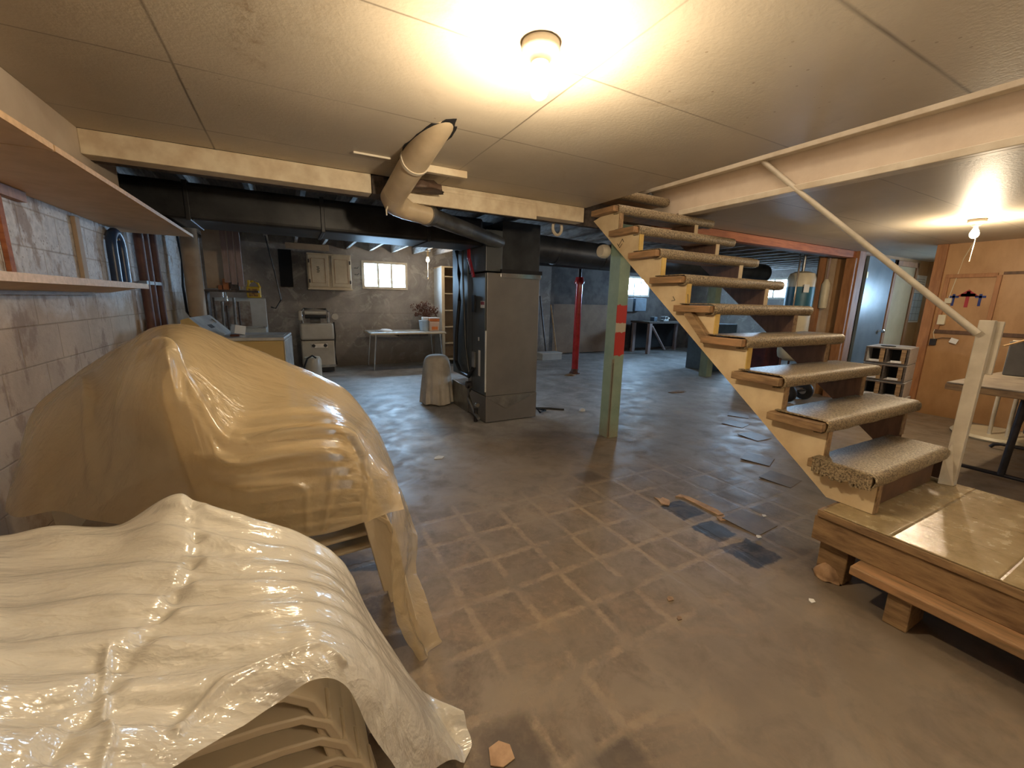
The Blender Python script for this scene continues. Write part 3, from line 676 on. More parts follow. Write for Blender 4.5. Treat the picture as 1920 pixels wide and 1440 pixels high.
# wall cabinet
r = empty('wall_cabinet', 'cream two door wall cabinet left of the laundry window', 'cabinet', (.69, 8.35, 1.46))
MB().box(-.36, .36, -.14, .148, .0, .60).build('cabinet_body', M['cabinet'], r, .004)
MB().box(-.37, .37, -.17, .0, -.025, .0).build('bottom_rail', M['cabinet'], r, .003)
for s in (-1, 1):
    x0, x1 = (-.345, -.03) if s < 0 else (.03, .345)
    d = MB(); d.box(x0, x1, -.162, -.142, .03, .57); o = d.build('door', M['cabinet'], r, .004)
    k = MB(); k.box(x0+.045, x1-.045, -.166, -.1615, .09, .095).box(x0+.045, x1-.045, -.166, -.1615, .505, .51).box(x0+.045, x0+.05, -.166, -.1615, .09, .51).box(x1-.05, x1-.045, -.166, -.1615, .09, .51)
    k.build('panel_groove', M['studwood'], o)
    xh = x1-.01 if s > 0 else x0+.01
    for z in (.12, .46): MB().box(xh-.012, xh+.012, -.17, -.16, z-.03, z+.03).build('hinge', M['darkwood'], o)
k = MB()
for i in range(5): k.box(-.215+.01*(i % 2), -.165-.01*((i+1) % 2), -.1655, -.163, .27+.022*i, .28+.022*i)
k.build('door_mark', M['blackdark'], r)
thing(MB().box(.02, .68, 8.0, 8.04, 2.085, 2.18), 'loose_board', M['beige_panel'], 'pale board fixed under the joists above the wall cabinet', 'board', bevel=.003)
thing(MB().box(-.10, .10, 8.38, 8.499, 1.47, 2.1), 'electric_panel', M['blackdark'], 'dark narrow box on the wall left of the cream cabinet', 'electrical box', bevel=.006)
# little hooks beside the window
for k, z in enumerate((1.86, 1.74)):
    thing(MB().tube([(1.15, 8.5, z), (1.15, 8.44, z), (1.19, 8.42, z-.01), (1.21, 8.43, z+.02)], .008, 8), 'wall_hook', M['black'], ['upper black hook between cabinet and laundry window', 'lower black hook between cabinet and laundry window'][k], 'hook', smooth=True)

# folding table in the laundry
r = empty('laundry_table', 'pale topped table on thin metal legs under the laundry window', 'table', (1.95, 8.02, 0))
MB().box(-.70, .70, -.37, .37, .675, .70).build('tabletop', M['bluewhite'], r, .012)
MB().box(-.71, .71, -.38, .38, .66, .688).build('table_edge', M['cabinet'], r, .012, seg=3)
for sx in (-1, 1):
    for sy in (-1, 1): MB().tube([(sx*.60, sy*.30, .66), (sx*.66, sy*.32, .0)], .013, 10).build('leg', M['chrome'], r, smooth=True)
MB().box(-.2, .35, -.36, .3, .62, .655).build('drawer', M['darkwood'], r, .003)
def blob(name, mat, loc, rx, ry, rz_, seed, label, cat, n=24, amp=.35, fr=6):
    bm = bmesh.new(); bmesh.ops.create_icosphere(bm, subdivisions=3, radius=1)
    for v in bm.verts:
        d = 1+amp*noise.noise(v.co*fr*.3+Vector((seed, 0, 0)))+amp*.5*noise.noise(v.co*fr+Vector((0, seed, 0)))
        v.co = Vector((v.co.x*rx*d, v.co.y*ry*d, max(v.co.z, 0)*rz_*d))
    me = bpy.data.meshes.new(name); bm.to_mesh(me); bm.free(); me.materials.append(mat)
    for p in me.polygons: p.use_smooth = True
    o = bpy.data.objects.new(name, me); col.objects.link(o); o.location = loc
    return tag(o, label, cat)
blob('crumpled_cloth', M['paper'], (1.52, 7.86, .702), .17, .12, .05, 3, 'crumpled white cloth on the left of the laundry table', 'cloth')
r = empty('plastic_pail', 'pale blue plastic pail on the right of the laundry table', 'pail', (2.30, 7.92, .702))
MB().lathe([(0, 0), (.085, 0), (.10, .19), (.105, .20), (.10, .205), (.09, .19), (.078, .01), (0, .01)], n=28).build('pail_body', M['bluepl'], r, smooth=True)
MB().box(-.04, .07, -.05, .05, .206, .27).build('contents', M['paper'], r, .01)
r = empty('storage_tub', 'white tub with orange lid beside the pail on the laundry table', 'tub', (2.47, 7.88, .702))
MB().box(-.09, .09, -.09, .09, 0, .19, taper=-.008).build('tub_body', simple('clear_tub', (.75, .60, .48), (.8, .5, .35), .3, scale=9, bump=0), r, .012)
MB().box(-.10, .10, -.10, .10, .19, .245).build('lid', M['orange'], r, .012)
MB().box(-.105, .105, -.105, .105, .245, .262).build('lid_rim', M['paper'], r, .006)
MB().box(-.06, .06, -.1, -.095, .03, .09).build('tub_label', M['orange'], r)
# dried flowers
r = empty('dried_flowers', 'bunch of dark russet dried flowers on the laundry table', 'dried flowers', (2.45, 8.22, .702))
MB().lathe([(0, 0), (.05, 0), (.06, .1), (.035, .2), (.04, .24), (0, .24)]).build('vase', M['paper'], r, smooth=True)
st = MB(); hd = MB(); random.seed(3)
for k in range(46):
    a = random.uniform(0, 2*PI); s = random.uniform(.05, .27); hh = random.uniform(.34, .56)-s*.15
    tip = Vector((math.cos(a)*s-.05, math.sin(a)*s*.5, hh)); st.tube([(0, 0, .2), (tip.x*.4, tip.y*.4, .3), tip], .0025, 5)
    for q in range(6):
        p = tip+Vector((random.uniform(-.035, .035), random.uniform(-.03, .03), random.uniform(-.04, .03)))
        hd.lathe([(.001, -.014), (.013, 0), (.001, .014)], c=p, n=5)
st.build('stems', M['driedplant'], r); tag(hd.build('flower_heads', M['driedplant'], r), kind='stuff')

# bookcase
r = empty('bookcase', 'tall narrow cream shelf unit behind the furnace', 'bookcase', (3.05, 8.22, 0))
MB().box(-.37, -.345, -.24, .24, 0, 1.93).build('side_panel', M['bluewhite'], r, .003)
MB().box(.345, .37, -.24, .24, 0, 1.93).build('side_panel', M['cabinet'], r, .003)
MB().box(-.345, .345, .225, .24, 0, 1.93).build('back_panel', M['beige_panel'], r)
MB().box(-.37, .37, -.245, .24, 1.931, 1.955).build('top', M['cabinet'], r, .003)
MB().box(-.37, -.31, -.256, -.242, 0, 1.95).build('face_frame', M['cabinet'], r)
for k in range(6): MB().box(-.344, .344, -.24, .224, .1+.33*k, .12+.33*k).build('shelf', M['cabinet'], r)

# sheet covered object beside the furnace
def draped():
    bm = bmesh.new(); n = 72; rings = []
    prof = [(0, .62), (.06, .625), (.12, .61), (.155, .57), (.17, .48), (.182, .35), (.195, .2), (.205, .08), (.21, .012)]
    for i, (rr, z) in enumerate(prof):
        ring = []
        for k in range(n):
            a = k*2*PI/n; f = max(0, (.6-z)/.6)
            q = 1+f*(.055*math.sin(9*a+3*z)+.035*math.sin(17*a+1.3)+.06*noise.noise(Vector((math.cos(a)*2, math.sin(a)*2, z*2))))
            sx = 1.0 if abs(math.cos(a)) > .5 else .96
            ring.append(bm.verts.new((max(rr, .001)*q*math.cos(a)*sx, max(rr, .001)*q*math.sin(a)*1.1, z+(0.012*math.sin(5*a) if i == len(prof)-1 else 0)+.0)))
        rings.append(ring)
    for A, B in zip(rings, rings[1:]):
        for k in range(n): bm.faces.new((A[k], B[k], B[(k+1) % n], A[(k+1) % n]))
    me = bpy.data.meshes.new('dust_sheet'); bm.to_mesh(me); bm.free(); me.materials.append(M['cloth'])
    for p in me.polygons: p.use_smooth = True
    o = bpy.data.objects.new('dust_sheet', me); col.objects.link(o)
    s = o.modifiers.new('thick', 'SOLIDIFY'); s.thickness = .004
    b = o.modifiers.new('s', 'SUBSURF'); b.levels = b.render_levels = 1
    return o
o = draped(); o.location = (1.60, 4.98, .004)
tag(o, 'off white dust sheet over a round topped object left of the furnace', 'dust sheet')
thing(MB().lathe([(0, 0), (.15, 0), (.155, .5), (.12, .58), (0, .60)], c=(1.60, 4.98, 0)), 'water_softener', M['appl_beige'], 'round topped canister hidden under the off white dust sheet', 'canister', smooth=True)
# ------------------------------------------------------------------ furnace
r = empty('furnace', 'tall grey steel furnace cabinet standing in the middle of the basement', 'furnace', (2.10, 3.88, 0))
FX0, FX1 = -.32, .31
MB().box(FX0+.004, FX1, .0, .50, .30, 1.585).build('cabinet', M['furnace'], r, .006)
MB().box(FX0, FX1+.004, -.004, .50, .012, .298).build('base_plenum', M['furnace'], r, .004)
k = MB(); k.poly([(FX0+.02, -.005, .285), (FX1-.02, -.005, .285), (FX0+.24, -.016, .15)], (0, .002, 0)); k.build('creased_panel', M['galv'], r)
MB().box(FX0-.008, FX0+.004, .02, .48, .31, 1.58).build('side_door', M['furnace_d'], r, .003)
MB().box(FX0-.004, FX0+.30, .50, .98, .42, 2.16).build('return_duct', M['furnace_d'], r, .004)
MB().box(FX0-.006, FX0+.40, .50, 1.02, .0, .31).build('return_base', M['galv'], r, .004)
MB().box(FX0+.18, FX1, .02, .46, 1.62, 2.10).build('supply_plenum', M['duct'], r, .004)
MB().box(FX0-.002, FX0+.18, .02, .46, 1.60, 2.0).build('coil_box', M['furnace_d'], r, .004)
MB().box(FX0+.16, FX1+.02, -.01, .47, 1.586, 1.625).build('plenum_flange', M['blackdark'], r)
f = MB(); f.box(FX0+.15, FX1+.005, -.016, -.004, 1.54, 1.585); f.build('foil_tape', M['chrome'], r, .002)
# front-left edge highlight, painted as a pale strip, and switches on the side door
MB().box(FX0-.012, FX0+.0, -.006, .01, .35, 1.0).build('edge_highlight', M['bluewhite'], r)
MB().box(FX0-.024, FX0-.008, .26, .34, 1.18, 1.36).build('window_slot', M['blackdark'], r, .003)
lb = MB().box(FX0-.0095, FX0-.008, .03, .13, 1.23, 1.30).build('warning_sticker', M['paper'], r)
MB().box(FX0-.0100, FX0-.0094, .035, .125, 1.262, 1.295).build('sticker_stripe', M['cross_red'], lb)
MB().box(FX0-.0095, FX0-.008, .13, .18, .50, .78).build('instruction_label', M['paper'], r)
MB().box(FX0-.03, FX0-.008, .25, .32, .58, .75).build('junction_box', M['galv'], r, .003)
MB().box(FX0-.0095, FX0-.008, .16, .19, .88, .92).build('small_sticker', M['paper'], r)
g = MB(); g.box(FX0-.0095, FX0-.007, .355, .36, .35, 1.55); g.build('door_seam', M['blackdark'], r)
MB().tube([(FX0-.02, .80, 1.86), (FX0-.028, .70, 1.6), (FX0-.03, .69, 1.3), (FX0-.035, .78, .9), (FX0-.035, .80, .58), (FX0-.045, .62, .47), (FX0-.04, .38, .46), (FX0-.03, .29, .56)], .022, 12).build('power_conduit', M['black'], r, smooth=True)
MB().tube([(FX0-.02, .62, 1.86), (FX0-.022, .58, 1.4), (FX0-.022, .52, .8), (FX0-.022, .42, .5)], .011, 8).build('cable', M['black'], r, smooth=True)
for k in range(2):
    MB().tube([(FX0-.02, .42+.03*k, 1.92), (FX0-.03, .38+.035*k, 1.75), (FX0-.02, .28+.03*k, 1.55)], .013, 8).build('red_wire', M['redwire'], r, smooth=True)
# gas cock and flexible connector at the foot
MB().tube([(FX0-.02, .35, .34), (FX0-.06, .3, .32), (FX0-.09, .25, .24), (FX0-.08, .12, .10), (FX0-.07, .02, .06)], .018, 10).build('gas_connector', M['galv'], r, smooth=True)
MB().tube([(FX0-.01, .40, .36), (FX0-.06, .40, .36)], .04, 14).build('gas_valve', M['blacksteel'], r, smooth=True)
MB().tube([(FX0-.07, .10, .008), (FX0-.07, .10, .15)], .022, 12).build('drip_leg', M['blacksteel'], r, smooth=True)
MB().cyl((FX0-.07, .05, .20), (FX0-.07, .09, .20), .022).build('valve_handle', M['chrome'], r, smooth=True)
# cable litter to the right of the furnace
thing(MB().tube([(2.42, 4.05, .30), (2.46, 4.02, .12), (2.55, 4.0, .012), (2.66, 4.05, .012), (2.6, 4.2, .012), (2.75, 4.12, .012), (2.9, 4.0, .010)], .012, 8), 'loose_cable', M['black'], 'loose dark cable on the floor right of the furnace', 'cable', smooth=True)

# ducts
r = empty('trunk_duct', 'long dark duct across the laundry end left of the furnace', 'duct', (0, 4.2, 1.82))
MB().box(-1.19, 1.76, -.28, .25, .02, .28).build('duct_body', M['duct'], r, .03, seg=3)
for x in (-.6, .3, 1.2): MB().box(x-.015, x+.015, -.29, .26, .012, .288).build('duct_seam', M['duct'], r, .004)
r = empty('round_duct', 'dusty round duct running right from the furnace plenum behind the green post', 'duct', (2.42, 4.15, 1.90))
MB().tube([(0, 0, 0), (.5, .02, -.01), (1.6, .15, -.02), (3.2, .25, -.02), (4.9, .3, -.02)], .15, 24).build('duct_tube', M['duct'], r, smooth=True)
for x in (.35, 1.1): MB().tube([(x-.02, .02+.12*(x-.5)/1.1*(x > .5), -.01), (x+.02, .02+.12*(x-.5)/1.1*(x > .5), -.01)], .156, 24).build('duct_band', M['duct'], r, smooth=True)
r = empty('round_duct', 'dark round duct beyond the first one near the far windows', 'duct', (3.0, 5.6, 1.98))
MB().tube([(-.3, 0, 0), (2.2, .1, 0), (5.5, .1, 0)], .12, 20).build('duct_tube', M['duct'], r, smooth=True)
for x in (.523, 2.195, 4.285): MB().box(x-.012, x+.012, .06, .09, .11, .2049).build('hanger_strap', M['galv'], r)
# elbow of the trunk above the bookcase
thing(MB().tube([(1.86, 4.80, 2.05), (1.80, 5.05, 2.05), (1.86, 5.35, 2.06), (2.3, 5.5, 2.06)], .10, 20), 'round_duct', M['duct'], 'short dark round duct bending off behind the furnace', 'duct', smooth=True)

# flue: comes through the ceiling, elbows below the beam and runs on to the furnace
r = empty('flue_pipe', 'cream painted flue pipe slanting from the ceiling through the beam gap toward the furnace', 'pipe', (.716, 2.0, CZ))
P0 = Vector((.725, 1.80, 2.224)); P1 = Vector((.655, 2.93, 1.955))
o = (.716, 2.0, CZ)
def rel(p): return Vector(p)-Vector(o)
MB().tube([rel(P0), rel(P0.lerp(P1, .6))], .077, 28).build('upper_pipe', M['pipepaint'], r, smooth=True)
MB().tube([rel(P0.lerp(P1, .6)), rel(P1)], .073, 28).build('middle_pipe', M['pipepaint'], r, smooth=True)
MB().tube([rel(P0.lerp(P1, .585)), rel(P0.lerp(P1, .605))], .082, 28).build('joint_band', M['whitepaint'], r, smooth=True)
P2 = Vector((.95, 3.13, 1.915)); P3 = Vector((1.50, 3.62, 1.915)); P4 = Vector((1.95, 3.95, 1.89))
MB().tube([rel(P0.lerp(P1, .93)), rel(P1), rel(P1+Vector((.03, .07, -.018))), rel(P1+Vector((.10, .115, -.03))), rel(P2)], [.0735, .076, .078, .075, .072], 28).build('elbow', M['pipepaint'], r, smooth=True)
MB().tube([rel(P2), rel(P3), rel(P4)], .064, 28).build('lower_pipe', M['galv'], r, smooth=True)
MB().tube([rel(P2-Vector((.02, .018, 0))), rel(P2+Vector((.02, .018, 0)))], .079, 28).build('joint_band', M['galv'], r, smooth=True)
MB().tube([rel((.63, 2.9, 1.93)), rel((.61, 2.92, 1.87)), rel((.612, 2.92, 1.84))], .005, 6).build('hanging_wire', M['whitepaint'], r)
hp = []
for k in range(40):
    a_ = k*2*PI/40; q = 1+.05*math.sin(7*a_)+.04*math.sin(13*a_+1)
    hp.append(rel((.694+.083*math.cos(a_)*q-.062*.37*math.sin(a_), 2.31+.36*math.sin(a_)*q, CZ-.0035)))
MB().poly(hp, (0, 0, .003)).build('flue_hole_dark', M['blackdark'], r)  # flat black sheet, the dark of the hole round the flue is painted
# boards round the flue
thing(MB().box(.78, 1.06, 2.62, 2.66, 2.062, 2.104), 'ceiling_batten', M['beampaint'], 'short cream batten on the ceiling right of the flue', 'board', bevel=.003)
thing(MB().box(.38, .585, 2.62, 2.632, 2.093, 2.104), 'ceiling_batten', M['whitepaint'], 'thin white strip on the ceiling left of the flue', 'board', bevel=.002)  # thin pale edge of the ceiling built as a white strip
thing(MB().box(.75, 1.81, 2.995, 3.018, 1.955, 2.055).box(.92, 1.81, 2.995, 3.018, 2.055, 2.075), 'patch_board', M['beampaint'], 'cream board nailed over the beam right of the flue', 'board', bevel=.002)
o = blob('crumpled_duct_end', M['brick'], (.86, 2.86, 2.01), .12, .09, .07, 5, 'rusty crumpled sheet metal stub beside the flue elbow', 'duct stub', amp=.25)
thing(MB().box(.545, .62, 3.02, 3.14, 1.985, 2.10), 'wood_block', M['darkwood'], 'dark wood block in the beam gap behind the flue', 'block', bevel=.003)
# ring and porcelain box
thing(MB().tube([(2.19+.055*math.cos(a), 3.26+.01*math.cos(a), 1.965+.062*math.sin(a)) for a in [k*2*PI/28 for k in range(28)]], .014, 12, closed=True), 'hanging_ring', M['whitepaint'], 'white plastic ring hanging under the beam left of the stair top', 'ring', smooth=True)
thing(MB().tube([(2.19, 3.26, 2.02), (2.195, 3.27, 2.18)], .004, 6), 'ring_hook', M['blacksteel'], 'thin wire holding the white ring', 'wire')
thing(MB().lathe([(0, -.05), (.05, -.05), (.062, -.02), (.062, .02), (.04, .05), (0, .055)], c=(2.615, 3.10, 1.775), axis='x'), 'porcelain_socket', M['whitepaint'], 'round off white porcelain fixture on the side of the green post', 'socket', smooth=True)

# ------------------------------------------------------------------ posts
def greenmat():
    t = NT('green_post_paint_with_red_bands'); X, Y, Z = t.sep()
    n = t.noise(5, 5, .65); n3 = t.noise(24, 4, .7)
    c = t.ramp(n, [(.3, (.23, .34, .27)), (.7, (.34, .46, .37))])
    low = t.math('SUBTRACT', 1.0, t.math('MULTIPLY', Z, 4.5), clamp=True)
    c = t.mix(t.math('MULTIPLY', low, n3), c, (.26, .17, .09))
    front = t.math('LESS_THAN', Y, -.06)
    zz = t.math('ADD', Z, t.math('MULTIPLY', t.math('SUBTRACT', n3, .5), .06))
    b1 = t.math('MULTIPLY', t.math('GREATER_THAN', zz, 1.13), t.math('LESS_THAN', zz, 1.29))
    b2 = t.math('MULTIPLY', t.math('GREATER_THAN', zz, .82), t.math('LESS_THAN', zz, 1.04))
    wh = t.math('MULTIPLY', t.math('GREATER_THAN', zz, 1.04), t.math('LESS_THAN', zz, 1.13))
    c = t.mix(t.math('MULTIPLY', wh, front), c, (.55, .50, .40))
    c = t.mix(t.math('MULTIPLY', t.math('MAXIMUM', b1, b2), front), c, (.50, .035, .03))
    st = t.math('MULTIPLY', t.math('MULTIPLY', t.line(X, -.062, .02), t.line(Y, -.06, .028)), t.math('LESS_THAN', t.math('ADD', Z, t.math('MULTIPLY', n, .3)), .95))
    c = t.mix(t.math('MULTIPLY', st, .7), c, (.30, .13, .04))
    t.bump(n3, .35, .006)
    return t.fin(c, .6)
M['post'] = greenmat()
r = empty('support_post', 'square green painted post with two red bands behind the stair foot', 'post', (2.735, 3.00, 0))
MB().box(-.062, .062, -.065, .075, 0, 2.0).build('post_shaft', M['post'], r, .004)
# the split running up the corner
MB().box(-.066, -.058, -.0655, -.0645, .02, .75).build('split', M['darkwood'], r)
r = empty('support_post', 'green painted square post farther back seen between the middle treads', 'post', (6.85, 5.0, 0))
MB().box(-.08, .08, -.08, .08, 0, 2.18).build('post_shaft', M['greenpaint'], r, .004)
r = empty('steel_column', 'glossy red round steel column right of the furnace', 'column', (4.66, 6.15, 0))
MB().cyl((0, 0, .07), (-.0, 0, 1.66), .062, 24).build('column_tube', M['redpaint'], r, smooth=True)
MB().lathe([(0, 0), (.10, 0), (.10, .02), (.07, .05), (.068, .09), (0, .09)], n=20).build('base_plate', M['rust'], r, smooth=True)
MB().lathe([(0, 1.64), (.085, 1.64), (.09, 1.68), (.075, 1.72), (.07, 1.76), (0, 1.76)], n=24).build('cap_ring', M['redpaint'], r, smooth=True)
MB().cyl((0, 0, 1.76), (0, 0, 2.17), .035, 14).build('screw_jack', M['blacksteel'], r, smooth=True)
MB().box(-.09, .09, -.09, .09, 2.165, 2.184).build('top_plate', M['blacksteel'], r)
blob('rubble_lump', M['dirtwood'], (4.45, 6.0, .001), .10, .07, .03, 8, 'small lump of rubble at the foot of the red column', 'rubble')

# ------------------------------------------------------------------ staircase
NY, NZ, RUN, RISE = .748, .559, .2335, .187
XL = 2.270
def xr(k): return 3.135 if k == 0 else (3.115 if k == 9 else 3.40+.007*k)
r = empty('staircase', 'open wooden staircase with carpeted treads rising from the low platform to the ceiling', 'staircase', (2.7, .9, .361))
def rs(p): return (p[0]-2.7, p[1]-.9, p[2]-.361)
def stringer_pts(x):
    pts = [(x, NY, .362)]
    for k in range(9):
        y = NY+RUN*k; z = NZ+RISE*k-.048
        pts.append((x, y, z)); pts.append((x, y+RUN, z))
    pts[-1] = (x, NY+RUN*8+.22, NZ+RISE*8-.048)
    pts.append((x, 2.93, 1.985)); pts.append((x, .938, .362))
    return [rs(p) for p in pts]
MB().poly(stringer_pts(2.335), (.04, 0, 0)).build('stringer', M['stringer'], r)
MB().poly(stringer_pts(3.21), (.04, 0, 0)).build('stringer', M['darkstrip'], r, 0, label='stringer on the far side, its shade put into a darker colour')  # far stringer gets a darker material, its shade is in the colour
for k in range(9):   # sawn front edges stained yellow
    y = NY+RUN*k; z1 = NZ+RISE*k-.050; z0 = (.364 if k == 0 else NZ+RISE*(k-1)+.002)
    a = rs((2.3345, y-.006, z0)); b = rs((2.3755, y+.0, z1))
    MB().box(a[0], b[0], a[1], b[1], a[2], b[2]).build('sawn_edge', M['yellowwood'] if 2 < k < 8 else M['dirtwood'], r)
for k in range(9):
    y = NY+RUN*k; z1 = NZ+RISE*k-.050; z0 = (.364 if k == 0 else NZ+RISE*(k-1)+.002)
    a = rs((3.2095, y-.006, z0)); b = rs((3.2505, y+.0, z1))
    MB().box(a[0], b[0], a[1], b[1], a[2], b[2]).build('sawn_edge', M['stringer'] if k > 4 else M['dirtwood'], r)
random.seed(11)
def carpet_strip(x0, x1, y0, y1, z1, th, fray=0):
    """carpet wrapped over tread top and rounded nosing"""
    prof = [(y1, z1+.006), (y0+.02, z1+.006), (y0+.004, z1+.004), (y0-.008, z1-.006), (y0-.010, z1-th*.5), (y0-.006, z1-th), (y0+.01, z1-th-.008), (y0+.05, z1-th-.008)]
    bm = bmesh.new(); N = 40; rows = []
    for i in range(N+1):
        x = x0+(x1-x0)*i/N; row = []
        for j, (y, z) in enumerate(prof):
            n = noise.noise(Vector((x*9, j*.7, z1*5)))*.004
            row.append(bm.verts.new((x, y+n, z+n*.6)))
        rows.append(row)
    for a, b in zip(rows, rows[1:]):
        for j in range(len(prof)-1): bm.faces.new((a[j], b[j], b[j+1], a[j+1]))
    me = bpy.data.meshes.new('carpet'); bmesh.ops.recalc_face_normals(bm, faces=bm.faces); bm.to_mesh(me); bm.free(); me.materials.append(M['carpet'])
    for p in me.polygons: p.use_smooth = True
    o = bpy.data.objects.new('carpet', me); col.objects.link(o)
    s = o.modifiers.new('t', 'SOLIDIFY'); s.thickness = .006; s.offset = 1
    return o
for k in range(10):
    y0, z1 = NY+RUN*k, NZ+RISE*k
    dep = .272 if k < 9 else .30
    a = rs((XL + (.03 if k == 9 else 0), y0, z1-.047)); b = rs((xr(k), y0+dep, z1-.004))
    t = MB().box(a[0], b[0], a[1], b[1], a[2], b[2]).build('tread', M['stepwood'] if k > 2 else M['dirtwood'], r, .004)
    cx0 = XL+(.035 if k < 7 else .05) if 0 < k < 9 else XL+(.03 if k == 9 else -.004)
    c0 = rs((cx0, y0, z1-.002)); c1 = rs((xr(k)-.004, y0+dep-.02, z1-.002))
    o = carpet_strip(c0[0], c1[0], c0[1], c1[1], c0[2], .045); o.parent = t
    if k == 0:
        e = MB(); 
        for j in range(30):
            yy = c0[1]+.008*j
            e.box(c0[0]-.008-.004*random.random(), c0[0]+.01, yy, yy+.010, c0[2]-.052-.02*random.random(), c0[2]+.008)
        e.build('frayed_edge', M['carpet'], t)
a = rs((2.38, NY+.03, .364)); b = rs((3.10, NY+.045, .505))
MB().box(a[0], b[0], a[1], b[1], a[2], b[2]).build('riser_board', M['darkstrip'], r, .002)
# small cleat and prop blocks under treads
a = rs((2.30, 1.735, 1.10))
MB().bar(rs((2.305, 1.86, 1.262)), rs((2.305, 1.69, 1.085)), .05, .045, (1, 0, 0)).build('prop_slat', M['dirtwood'], r, .002)
# bottom riser board closing the first rise on the far side only
# pencil marks on stringer
def mark(pts, name='pencil_mark'):
    m_ = MB(); P = [rs(p) for p in pts]
    for p, q in zip(P, P[1:]): m_.bar(p, q, .004, .002, (1, 0, 0))
    m_.build(name, M['darkwood'], r)
mark([(2.3342, 2.615, 1.77), (2.3342, 2.585, 1.735), (2.3342, 2.56, 1.765)])
mark([(2.3342, 2.60, 1.75), (2.3342, 2.56, 1.80), (2.3342, 2.545, 1.775)])
mark([(2.3342, 1.90, 1.375), (2.3342, 1.89, 1.31)]); mark([(2.3342, 2.02, 1.36), (2.3342, 2.0, 1.335), (2.3342, 2.03, 1.33)])
thing(MB().lathe([(.001, 0), (.05, .01), (.055, .05), (.03, .10), (.001, .12)], c=(3.02, 2.99, 2.20), n=16), 'dark_bag', M['black'], 'dark crumpled bag at the right end of the top tread', 'bag', smooth=True)

# newel post, rail and plates
r = empty('handrail', 'thin white pipe handrail and square post rising from the stair platform', 'handrail', (3.16, .715, .361))
MB().box(-.02, .022, -.022, .035, 0, .90).build('newel_post', M['newel'], r, .004)
MB().box(.024, .046, -.045, .01, .62, .895).build('side_plate', M['newel'], r, .003)
MB().poly([(-.052, .035, 0), (-.052, .035, .16), (-.022, .02, .24), (-.022, -.02, 0)], (.03, 0, 0)).build('foot_brace', M['newel'], r, .003)
o = Vector((3.16, .715, .361))
MB().tube([Vector((3.112, .735, 1.19))-o, Vector((3.10, 1.75, 2.105))-o, Vector((3.098, 2.06, 2.395))-o, Vector((3.105, 2.4, 2.70))-o], .017, 14).build('rail', M['newel'], r, smooth=True)

# ------------------------------------------------------------------ platform and step
r = empty('stair_platform', 'low wooden platform with glossy worn lino at the foot of the stairs', 'platform', (2.18, .9, 0))
MB().box(0, 1.03, -2.2, -.0, .315, .352).build('deck', M['dirtwood'], r, .004)
MB().box(.002, 1.032, -2.2, -.02, .3525, .36).build('floor_covering', M['lino'], r, .003)
MB().box(.012, .052, -2.2, .012, .19, .314).build('edge_joist', M['dirtwood'], r, .004)
MB().box(.99, 1.03, -2.2, 0, .19, .314).build('edge_joist', M['dirtwood'], r, .004)
MB().box(.052, .99, -.05, -.01, .19, .314).build('end_joist', M['dirtwood'], r, .004)
for (x, y) in ((.06, -.13), (.90, -.13), (.06, -2.1), (.90, -2.1)):
    MB().box(x, x+.09, y, y+.12, 0, .19).build('leg_block', M['dirtwood'], r, .006)
r = empty('bench_step', 'low reddish plank step on blocks in front of the platform', 'step', (2.10, .71, 0))
MB().box(0, .245, -2.1, 0, .150, .190).build('step_plank', M['stepwood'], r, .005)
for y in (-.13, -1.5): MB().box(.03, .20, y-.08, y, 0, .149).build('step_leg', M['dirtwood'], r, .006)

# ------------------------------------------------------------------ far right basement
thing(MB().box(5.75, 8.15, 8.70, 8.72, .02, 1.27, RX(-.03), (7, 8.7, .02)), 'plywood_sheet', M['plygrey'], 'large brown plywood sheet leaning on the far wall behind the red column', 'plywood', bevel=.002)
bl = ['pale broom handle leaning left of the plywood sheet', 'dark rake handle leaning behind the furnace, leftmost of the tools', 'dark shovel handle leaning between the rake and the pale broom']
thing(MB().tube([(5.52, 8.35, 1.25), (5.75, 8.35, .03)], .016, 8), 'tool_handle', M['pine'], bl[0], 'tool handle')
thing(MB().tube([(5.02, 8.42, 1.35), (5.10, 8.2, .03)], .018, 8), 'tool_handle', M['blacksteel'], bl[1], 'tool handle')
thing(MB().tube([(5.25, 8.42, 1.45), (5.38, 8.25, .03)], .018, 8), 'tool_handle', M['blacksteel'], bl[2], 'tool handle')
r = empty('cardboard_box', 'flat white box on the floor left of the red column', 'box', (5.28, 7.98, 0))
MB().box(-.26, .27, -.13, .15, 0, .15).build('box_body', M['bluewhite'], r, .004)
MB().box(-.27, .28, -.14, .16, .14, .165).build('box_lid', M['paper'], r, .004)
r = empty('workbench', 'dark workbench with clutter below the right hand far window', 'workbench', (9.0, 8.25, 0))
MB().box(-.65, 1.2, -.35, .35, .81, .86).build('bench_top', M['darkwood'], r, .006)
for x in (-.58, 1.1):
    for y in (-.30, .28): MB().box(x-.045, x+.045, y-.045, y+.045, 0, .81).build('leg', M['mauve'], r, .004)
MB().bar((-.5, -.30, .75), (.05, -.30, .1), .03, .06, (0, 1, 0)).build('brace', M['mauve'], r)
MB().box(-.64, 1.19, .30, .34, .1, .8).build('back_panel', M['blackdark'], r)
def vise():
    r = empty('bench_vise', 'small steel vise on the workbench', 'vise', (9.05, 8.05, .861))
    MB().box(-.10, .10, -.07, .07, 0, .05).box(-.06, -.02, -.08, .08, .05, .14).box(.03, .07, -.08, .08, .05, .14).build('vise_body', M['galv'], r, .008)
    MB().cyl((.07, 0, .09), (.18, 0, .09), .015).build('screw', M['chrome'], r, smooth=True)
vise()
thing(MB().box(8.72, 8.84, 8.1, 8.25, .861, .98), 'tin_can', M['bluegrey'], 'blue grey tin on the left of the workbench', 'tin', bevel=.01)
